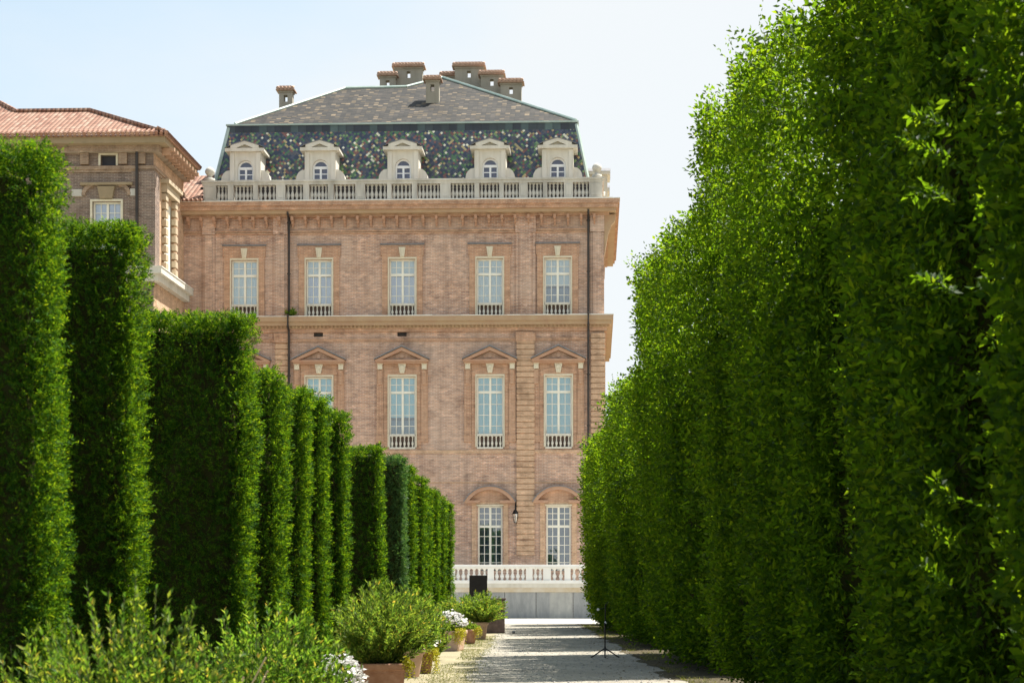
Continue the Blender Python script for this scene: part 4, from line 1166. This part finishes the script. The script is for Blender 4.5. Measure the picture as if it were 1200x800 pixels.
for i, (D, H, hx, mt, lab) in enumerate(ycols):
    k = max(1., (D/13.)**.62)
    b = Block(hx, .29, H, 7, .045 if i != 2 else .07, .05, .7, .05, None, .07 if i != 3 else .4, i+1)
    X = -3.1 - hx; Y = D - .29
    cx, cy = X, Y
    vis = lambda n, p, cx=cx, cy=cy: np.where((n[:,0]*(-(cx+p[:,0])) + n[:,1]*(-(cy+p[:,1]))) > -cy*.25, 1.0, .25)
    o = clipped('clipped_yew', b, (X, Y, 0), [YEWB if mt else YEW, M['twig']], 12000/k**2, .028*k, .0095*k, 8, .066*k, vis=vis, up=.45,
            shoots=int((60 if i < 4 else 34)/k**.5), shoot_len=.24 if i < 4 else .13, depth=.19, flat=.15, spread=.85, inset=.21, drop=.2, side_shoots=int((170 if i != 2 else 320)/k), topn=.04)
    tag(o, lab, 'yew column', 'clipped yew columns along the left of the path')

# ================================================================== RIGHT ROW: tall hornbeam hedge blocks
def face_x(y): return -.011*(y-26)
hb = [ # y0, y1, H at the far end, fall towards the camera, label
 (4.4, 11.7, 8.0, .2, 'hornbeam hedge block nearest the camera, filling the right edge of the photo'),
 (12.7, 17.0, 10.4, .12, 'dark hornbeam hedge block rising past the top edge, before the sunlit one'),
 (18.0, 27.8, 9.1, .14, 'tall hornbeam hedge block with bright sunlit top against the sky'),
 (30.3, 40.5, 8.6, .04, 'hornbeam hedge block with a stray twig sticking out over the sky'),
 (42.9, 53.0, 7.2, .04, 'hornbeam hedge block behind the head of the black tripod stand'),
 (55.5, 65.3, 6.85, .02, 'hornbeam hedge block beside the ground floor windows, second last before the terrace'),
 (67.4, 70.6, 6.5, 0, 'short farthest hornbeam hedge block, next to the terrace balustrade')]
HXW = .85
for i, (y0, y1, H, fall, lab) in enumerate(hb):
    D = (y0+y1)/2; k = max(1., (D/15.)**.33)
    hy = (y1-y0)/2
    lean = lambda y, z, D=D: -.011*(y+D-26) + .42*np.exp(-np.asarray(z)/2.2) - .012*np.asarray(z)
    rr_ = random.Random(40+i); cuts = []; yy = -hy + 1.2
    while yy < hy - .7: cuts.append((yy + rr_.uniform(-.2, .2), rr_.uniform(.24, .58), rr_.uniform(.10, .24))); yy += 1.45
    b = Block(HXW, hy, H, 9 if hy > 3 else 6, .10, .24, 1.5, .12, lean, .45, i+20, fall, cuts)
    root = empty('hornbeam_hedge', (2.78+HXW, D, 0))
    tag(root, lab, 'hedge', 'hornbeam hedge blocks along the right of the path')
    def vis(n, p, H=H, b=b):
        hi = p[:,2] > (H*(1 - b.fall*np.clip((b.hy-p[:,1])/(2*b.hy), 0, 1)) - 2.2)
        return np.where(n[:,0] < -.25, np.where(hi, .62, 1.0), np.where(n[:,0] > .25, np.where(hi, .03, .22), np.where(n[:,1] < -.3, np.where(hi, .45, .8), np.where(hi, .3, .6))))
    ex = None
    if i == 3: ex = [((-.55, 40.2-D-.2, 8.2), (-.55, .1, 1.0), 1.25), ((-.6, 39.9-D-.2, 7.9), (-.7, .1, .8), .7)]
    if i == 4: ex = [((-.75, 46-D, 6.4), (-.9, .2, .6), .8), ((-.7, 44.9-D, 6.6), (-1, .2, .5), .7)]
    if i == 0: ex = [((-.72, 11.5-D, z_), (-.6, .7, .5), l_) for z_, l_ in ((4.5, .5), (4.7, .4), (4.2, .4), (3.6, .35), (1.6, .3), (1.9, .3), (2.2, .25))]
    if i == 1: ex = [((-.6, 12.8-D, z_), (-.6, -.6, .5), l_) for z_, l_ in ((5.2, .5), (5.4, .45), (5.6, .5), (5.0, .4), (5.7, .4), (4.6, .3), (2.0, .3))]
    clipped('crown', b, None, [HORN, M['twig']], 1250/k**2 if i > 1 else 1000, (.082 if i > 1 else .095)*k, (.036 if i > 1 else .042)*k, 6, .24*k, root, vis, .5, shoots=int(44*hy/k), shoot_len=.55, depth=.38, flat=.35, spread=.95,
            inset=.42, drop=2.5, topd=.28, extra=ex, side_shoots=int(50*hy/k))
    m0 = None
    yy = -hy+.7
    while yy < hy-.3:
        m = MB(); m.tube([(.35, yy, 0), (.32, yy+.03, .7), (.36, yy-.02, 1.6), (.3, yy, H*.6)], [.075, .06, .05, .03], 7); m.build('trunk', M['bark'], root, smooth=True); yy += 1.5

# ================================================================== POTS AND SHRUBS
def round_pot(m, r, h):
    m.lathe([(r*.62, 0), (r*.66, .02), (r*.86, h*.72), (r*.88, h*.80), (r*1.0, h*.82), (r*1.02, h*.96), (r*.98, h), (r*.88, h), (r*.86, h*.9)], n=22, cap=False)
def square_pot(m, r, h):
    m.lathe([(r*.80, 0), (r*.82, .02), (r*.84, h*.1), (r*.95, h*.76), (r*.99, h*.77), (r*.99, h*.82), (r*1.07, h*.86), (r*1.09, h*.97), (r*1.06, h), (r*.94, h), (r*.94, h*.9)], n=4, cap=False, sq=True)
def potted(name, X, Y, pot=None, r=.3, h=.45, rz=0, label='', cat='potted plant', group=None, pm='pot', bush=None, flowers=None, trail=None, dry=None, mat=None):
    root = empty(name, (X, Y, 0), rz); tag(root, label, cat, group)
    z = 0
    if pot:
        m = MB(); (round_pot if pot == 'round' else square_pot)(m, r, h); p = m.build('pot', M[pm], root, smooth=(pot == 'round'))
        m = MB(); m.lathe([(r*.9, h*.88), (r*.01, h*.92)], n=16 if pot == 'round' else 4, cap=False, sq=(pot != 'round')); m.build('soil', M['soil'], p); z = h*.88
    if bush:
        rad, hh, stems, per, ln, wd = bush[:6]
        lf, stm, tips = bush_np(rad, hh, stems, per, ln, wd, base_r=min(r*.6, rad*.5), z0=z, **(bush[6] if len(bush) > 6 else {}))
        mesh_np('foliage', [(*lf, 0), (*stm, 1)], [mat or BUSH, M['stem']], root)
        if flowers:
            n, size, mt = flowers
            a_ = rng.random(n)*2*np.pi; e_ = np.arcsin(rng.random(n))*.95
            T = np.stack([np.cos(a_)*np.cos(e_)*rad, np.sin(a_)*np.cos(e_)*rad, z + hh*(.35 + .62*np.sin(e_))], -1)
            T = T*np.array((1,1,1.)) + rng.normal(size=(n,3))*.025; T = T[vnoise(T*6+3) > -.35]
            mesh_np('flowers', [(*blossom(T, size), 0)], [mt], root)
    if trail:
        for (a0, a1, n, L) in trail:
            a = R(a0) + R(a1-a0)*rng.random(n); q = 1.0
            ca, sa = np.cos(a), np.sin(a)
            if pot != 'round':
                mx = np.maximum(abs(ca), abs(sa)); ca, sa = ca/mx, sa/mx
            b = np.stack([ca*r*1.05, sa*r*1.05, np.full(n, h+.02)], -1); b = b + rng.normal(size=b.shape)*.025
            Lr = L*(.3+.7*rng.random(n))
            P = []; 
            for j in range(10):
                t = (j+.5)/10; pp = b.copy(); pp[:,2] += .05*math.sin(t*3.1) - Lr*t; pp[:,0] += ca*.04*min(1, t*4); pp[:,1] += sa*.04*min(1, t*4); P.append(pp)
            P = np.concatenate(P); k = len(P)
            mesh_np('trailing_plant', [(*leaves(P, rng.normal(size=(k,3))+np.array((0,0,-.6)), rng.normal(size=(k,3)), .045, .022), 0)], [YELL], root)
    if dry:
        n, L, off = dry
        b = np.tile(np.array([off[0], off[1], z]), (n,1)) + rng.normal(size=(n,3))*np.array((.05,.05,0)); d = np.array((0,0,1.)) + rng.normal(size=(n,3))*np.array((.5,.5,.1))
        v = sprays(b, d, 8, L, L*.28, .02, .4, .4, .1)
        v2_ = leaves(b, d, rng.normal(size=(n,3)), L, .018)
        mesh_np('dry_stalks', [(*v, 0), (*v2_, 0)], [DRY], root)
    return root
GP = 'potted shrubs lined up along the left of the path'
# the two big loose shrubs in front
potted('flowering_shrub', GX(150, 9.6), 9.6, None, .3, 0, 0, 'large loose shrub with pale glossy leaves at the bottom left corner', 'shrub', 'big loose shrubs in front of the yew columns', bush=(.74, 1.62, 420, 90, .046, .016, dict(topflat=.36)), mat=BUSHB)
potted('flowering_shrub', GX(305, 13.2), 13.2, None, .3, 0, 0, 'bushy yellow green shrub right of the corner shrub, with canes at its foot', 'shrub', 'big loose shrubs in front of the yew columns', bush=(.80, 1.46, 380, 84, .050, .017, dict(topflat=.34)), mat=BUSH)
potted('flowering_shrub', GX(36, 11.0), 11.0, None, .3, 0, 0, 'low dark shrub at the foot of the nearest yew column', 'shrub', 'big loose shrubs in front of the yew columns', bush=(.62, 1.36, 200, 66, .052, .017), mat=BUSHB)
cn = empty('dry_canes', (GX(285, 12.4), 12.4, 0)); tag(cn, 'bundle of dry straw coloured canes leaning out of the shrub', 'canes')
for a, b in (((-.14, 0, .55), (.16, .05, 1.12)), ((-.05, .03, .60), (.17, .06, 1.02)), ((-.12, -.03, .55), (.0, .02, .98)), ((.0, .0, .6), (.16, -.02, .98))):
    m = MB(); m.tube([(a[0]-.3, a[1], 0), a, b], .008, 6); m.build('cane', M['straw'], cn)
potted('potted_flowers', GX(398, 19.5), 19.5, 'round', .24, .36, 0, 'pot of white flowers nearest the camera, cut by the bottom edge', 'potted plant', 'pots of white flowers', bush=(.27, .52, 80, 26, .05, .018, dict(topflat=.6)), flowers=(520, .030, PETAL), mat=BUSH)
potted('potted_shrub', GX(447, 23.5), 23.5, 'square', .33, .57, .1, 'big bushy oleander in a brick red square pot by the bottom edge', 'potted plant', GP, bush=(.76, 1.16, 230, 62, .08, .017, dict(topflat=.36, jit=.9)), mat=BUSHD, trail=[(-50, -20, 26, .24)], pm='pot')
potted('potted_shrub', GX(478, 30.3), 30.4, 'round', .30, .50, 0, 'oleander in a round terracotta pot with white flowers beside it', 'potted plant', GP, bush=(.66, 1.12, 220, 50, .095, .024, dict(topflat=.4)), mat=BUSHD, pm='potp')
potted('potted_flowers', GX(497, 31.4), 31.6, 'round', .18, .44, 0, 'pot of white flowers with long yellow trailing plant beside the path', 'potted plant', 'pots of white flowers', bush=(.24, .40, 60, 26, .06, .02), flowers=(150, .032, PETAL), trail=[(-110, 30, 60, .62)], pm='pot')
potted('square_planter', GX(527, 42.2), 42.3, 'square', .33, .50, R(-14), 'pale square planter of white flowers with yellow plants hanging over its rim', 'planter', None, bush=(.40, .52, 110, 24, .06, .022, dict(topflat=.55)), flowers=(620, .040, PETAL), trail=[(-160, -98, 90, .32), (-62, -10, 60, .34)], dry=(46, .46, (-.16, -.22)), pm='potp')
potted('potted_shrub', GX(549, 47.0), 47.2, 'round', .26, .40, 0, 'small rimmed terracotta pot just behind the square planter', 'potted plant', GP, bush=(.28, .30, 50, 24, .07, .022), mat=BUSHD, pm='pot', trail=[(-60, 10, 30, .3)])
potted('potted_shrub', GX(563, 51.0), 51.0, 'round', .24, .52, 0, 'pale slim pot holding the wide shrub before the terrace wall', 'potted plant', GP, bush=(.86, .98, 240, 46, .085, .026, dict(topflat=.42)), mat=BUSHD, pm='potp')
potted('potted_shrub', GX(541, 55.0), 55.0, 'round', .3, .5, 0, 'rounded shrub beside the last yew columns, left of the wide shrub', 'potted plant', GP, bush=(.85, .85, 200, 44, .095, .028, dict(topflat=.45)), mat=BUSHD, pm='pot')
for (px, D, hh, rr, lab) in ((430, 27.5, 1.5, .55, 'shrub in the gap behind the big oleander, left of the flower pots'), (500, 37.0, 1.2, .6, 'low shrub between the round oleander pot and the square planter')):
    potted('garden_shrub', GX(px, D), D, None, .3, 0, 0, lab, 'shrub', None, bush=(rr, hh, 170, 44, .085, .022, dict(topflat=.4)), mat=BUSHD)

# ================================================================== SMALL THINGS ON THE GROUND
sg = empty('sign_board', (GX(560.5, 60), 60, 0)); tag(sg, 'plain black rectangular board on two posts before the terrace', 'sign board')
mb = MB(); mb.box(-.315, .315, -.025, .025, 1.16, 1.96); mb.build('panel', M['black'], sg, bevel=.006)
for x in (-.26, .26):
    mb = MB(); mb.box(x-.025, x+.025, .026, .066, 0, 1.9); mb.build('post', M['blackmetal'], sg)
bx = empty('wooden_planter', (GX(580, 57.5), 57.5, 0)); tag(bx, 'tall weathered brown planter box half hidden by the wide shrub', 'planter')
mb = MB(); mb.box(-.33, .33, -.3, .3, 0, 1.12)
for i in range(6): mb.box(-.325+i*.11, -.325+i*.11+.10, -.315, -.301, .03, 1.1)
mb.build('box', M['brownbox'], bx); mb = MB(); mb.box(-.37, .37, -.34, .34, 1.121, 1.18); mb.build('rim', M['brownbox'], bx)

ms = empty('tripod_stand', (GX(709, 38.4), 38.4, 0)); tag(ms, 'thin black tripod stand alone on the gravel path by the hedge', 'stand')
mb = MB(); mb.tube([(0,0,.10), (0,0,.74)], .017, 8); mb.tube([(0,0,.74), (.01,0,1.2)], .012, 8); mb.build('pole', M['blackmetal'], ms)
mb = MB(); mb.lathe([(.024, .14), (.028, .2), (.02, .25)], n=8); mb.lathe([(.02, .70), (.026, .73), (.026, .77), (.014, .8)], n=8); mb.lathe([(.018, .02), (.018, .12)], n=8); mb.build('collar', M['blackmetal'], ms)
for a in (200, -20, 268):
    mb = MB(); ca, sa = math.cos(R(a)), math.sin(R(a)); mb.tube([(.02*ca, .02*sa, .2), (.32*ca, .32*sa, .015)], .015, 6); lg = mb.build('leg', M['blackmetal'], ms)
    mb = MB(); mb.tube([(.30*ca, .30*sa, .03), (.34*ca, .34*sa, .012)], .017, 6); mb.build('foot', M['blackmetal'], lg)
mb = MB(); mb.tube([(.03, -.02, .77), (.0, -.045, .80)], .018, 8); mb.build('knob', M['whiteplastic'], ms)  # knob coloured white to stand in for a glint on it
mb = MB(); mb.tube([(.01, 0, 1.12), (-.10, -.02, 1.09), (-.15, -.02, 1.08)], .008, 6); mb.tube([(.01, 0, 1.15), (.07, 0, 1.26)], .008, 6); mb.build('arm', M['blackmetal'], ms)
mb = MB(); mb.lathe([(.0, 1.05), (.03, 1.06), (.034, 1.09), (.0, 1.11)], -.155, -.02, 8); mb.build('clip', M['whiteplastic'], ms)
mb = MB(); mb.lathe([(.04, 0), (.055, .03), (.05, .07), (.02, .10)], n=9)
st_ = mb.build('stone', M['lead'], smooth=True); st_.location = (GX(602, 57), 57, .004); tag(st_, 'small dark stone lying on the shaded gravel path', 'stone')

# ================================================================== LIGHT, SKY, CAMERA
AZ, EL = R(25), R(63)                         # azimuth from +x towards +y
to_sun = (math.cos(EL)*math.cos(AZ), math.cos(EL)*math.sin(AZ), math.sin(EL))
from mathutils import Vector
sl_ = bpy.data.lights.new('sun', 'SUN'); sl_.energy = 5.0; sl_.angle = R(.53); sl_.color = (1.0, .955, .87)
so = bpy.data.objects.new('sun', sl_); C.objects.link(so); so.rotation_euler = Vector(to_sun).to_track_quat('Z', 'Y').to_euler(); so.location = (30, 10, 60)
wd_ = bpy.data.worlds.new('World'); SC.world = wd_; wd_.use_nodes = True
nt = wd_.node_tree; nt.nodes.clear()
out = nt.nodes.new('ShaderNodeOutputWorld'); bg = nt.nodes.new('ShaderNodeBackground'); nt.links.new(bg.outputs[0], out.inputs[0])
sky = nt.nodes.new('ShaderNodeTexSky'); sky.sky_type = 'NISHITA'; sky.sun_disc = False; sky.sun_elevation = EL; sky.sun_rotation = math.pi/2 - AZ
sky.air_density = 1.0; sky.dust_density = 2.5; sky.ozone_density = 1.0; sky.altitude = 200
tc = nt.nodes.new('ShaderNodeTexCoord'); mp = nt.nodes.new('ShaderNodeMapping'); mp.inputs['Scale'].default_value = (1.2, 1.2, 3.2); mp.inputs['Location'].default_value = (.35, .1, .2)
nt.links.new(tc.outputs['Generated'], mp.inputs[0])
nz = N(nt, 'ShaderNodeTexNoise', Scale=1.7, Detail=6, Roughness=.5); nt.links.new(mp.outputs[0], nz.inputs['Vector'])
sx = N(nt, 'ShaderNodeSeparateXYZ'); nt.links.new(tc.outputs['Generated'], sx.inputs[0])
m1 = N(nt, 'ShaderNodeMath', operation='MULTIPLY_ADD'); nt.links.new(sx.outputs[0], m1.inputs[0]); m1.inputs[1].default_value = .55; nt.links.new(nz.outputs['Fac'], m1.inputs[2])
m2 = N(nt, 'ShaderNodeMath', operation='MULTIPLY_ADD'); nt.links.new(sx.outputs[2], m2.inputs[0]); m2.inputs[1].default_value = -.42; nt.links.new(m1.outputs[0], m2.inputs[2])
cr = ramp(nt, [(.10, (.30,)*3), (.46, (.96,)*3)]); nt.links.new(m2.outputs[0], cr.inputs[0])
skb = mixc(nt, sky.outputs[0], (1.55, 1.85, 1.70), 1.0, 'MULTIPLY')
col = mixc(nt, skb, (6.75, 7.0, 7.15), cr.outputs[0])
nt.links.new(col, bg.inputs[0]); bg.inputs[1].default_value = .06

cam = bpy.data.cameras.new('camera'); co_ = bpy.data.objects.new('camera', cam); C.objects.link(co_)
co_.location = (0, 0, CAMZ); co_.rotation_euler = (R(90), 0, 0)
cam.sensor_width = 36; cam.lens = 60
cam.shift_x = -(CX-600)/1200; cam.shift_y = (HY-400)/1200
cam.clip_end = 2000; cam.clip_start = .1
cam.dof.use_dof = True; cam.dof.focus_distance = 62; cam.dof.aperture_fstop = 4.8
SC.camera = co_
SC.view_settings.view_transform = 'Standard'; SC.view_settings.look = 'None'; SC.view_settings.gamma = 1; SC.view_settings.use_curve_mapping = False
SC.view_settings.exposure = 1.18
SC.render.engine = 'CYCLES'
SC.cycles.use_denoising = True
SC.cycles.max_bounces = 6; SC.cycles.diffuse_bounces = 4; SC.cycles.glossy_bounces = 3; SC.cycles.transmission_bounces = 4; SC.cycles.transparent_max_bounces = 8
SC.cycles.sample_clamp_indirect = 8
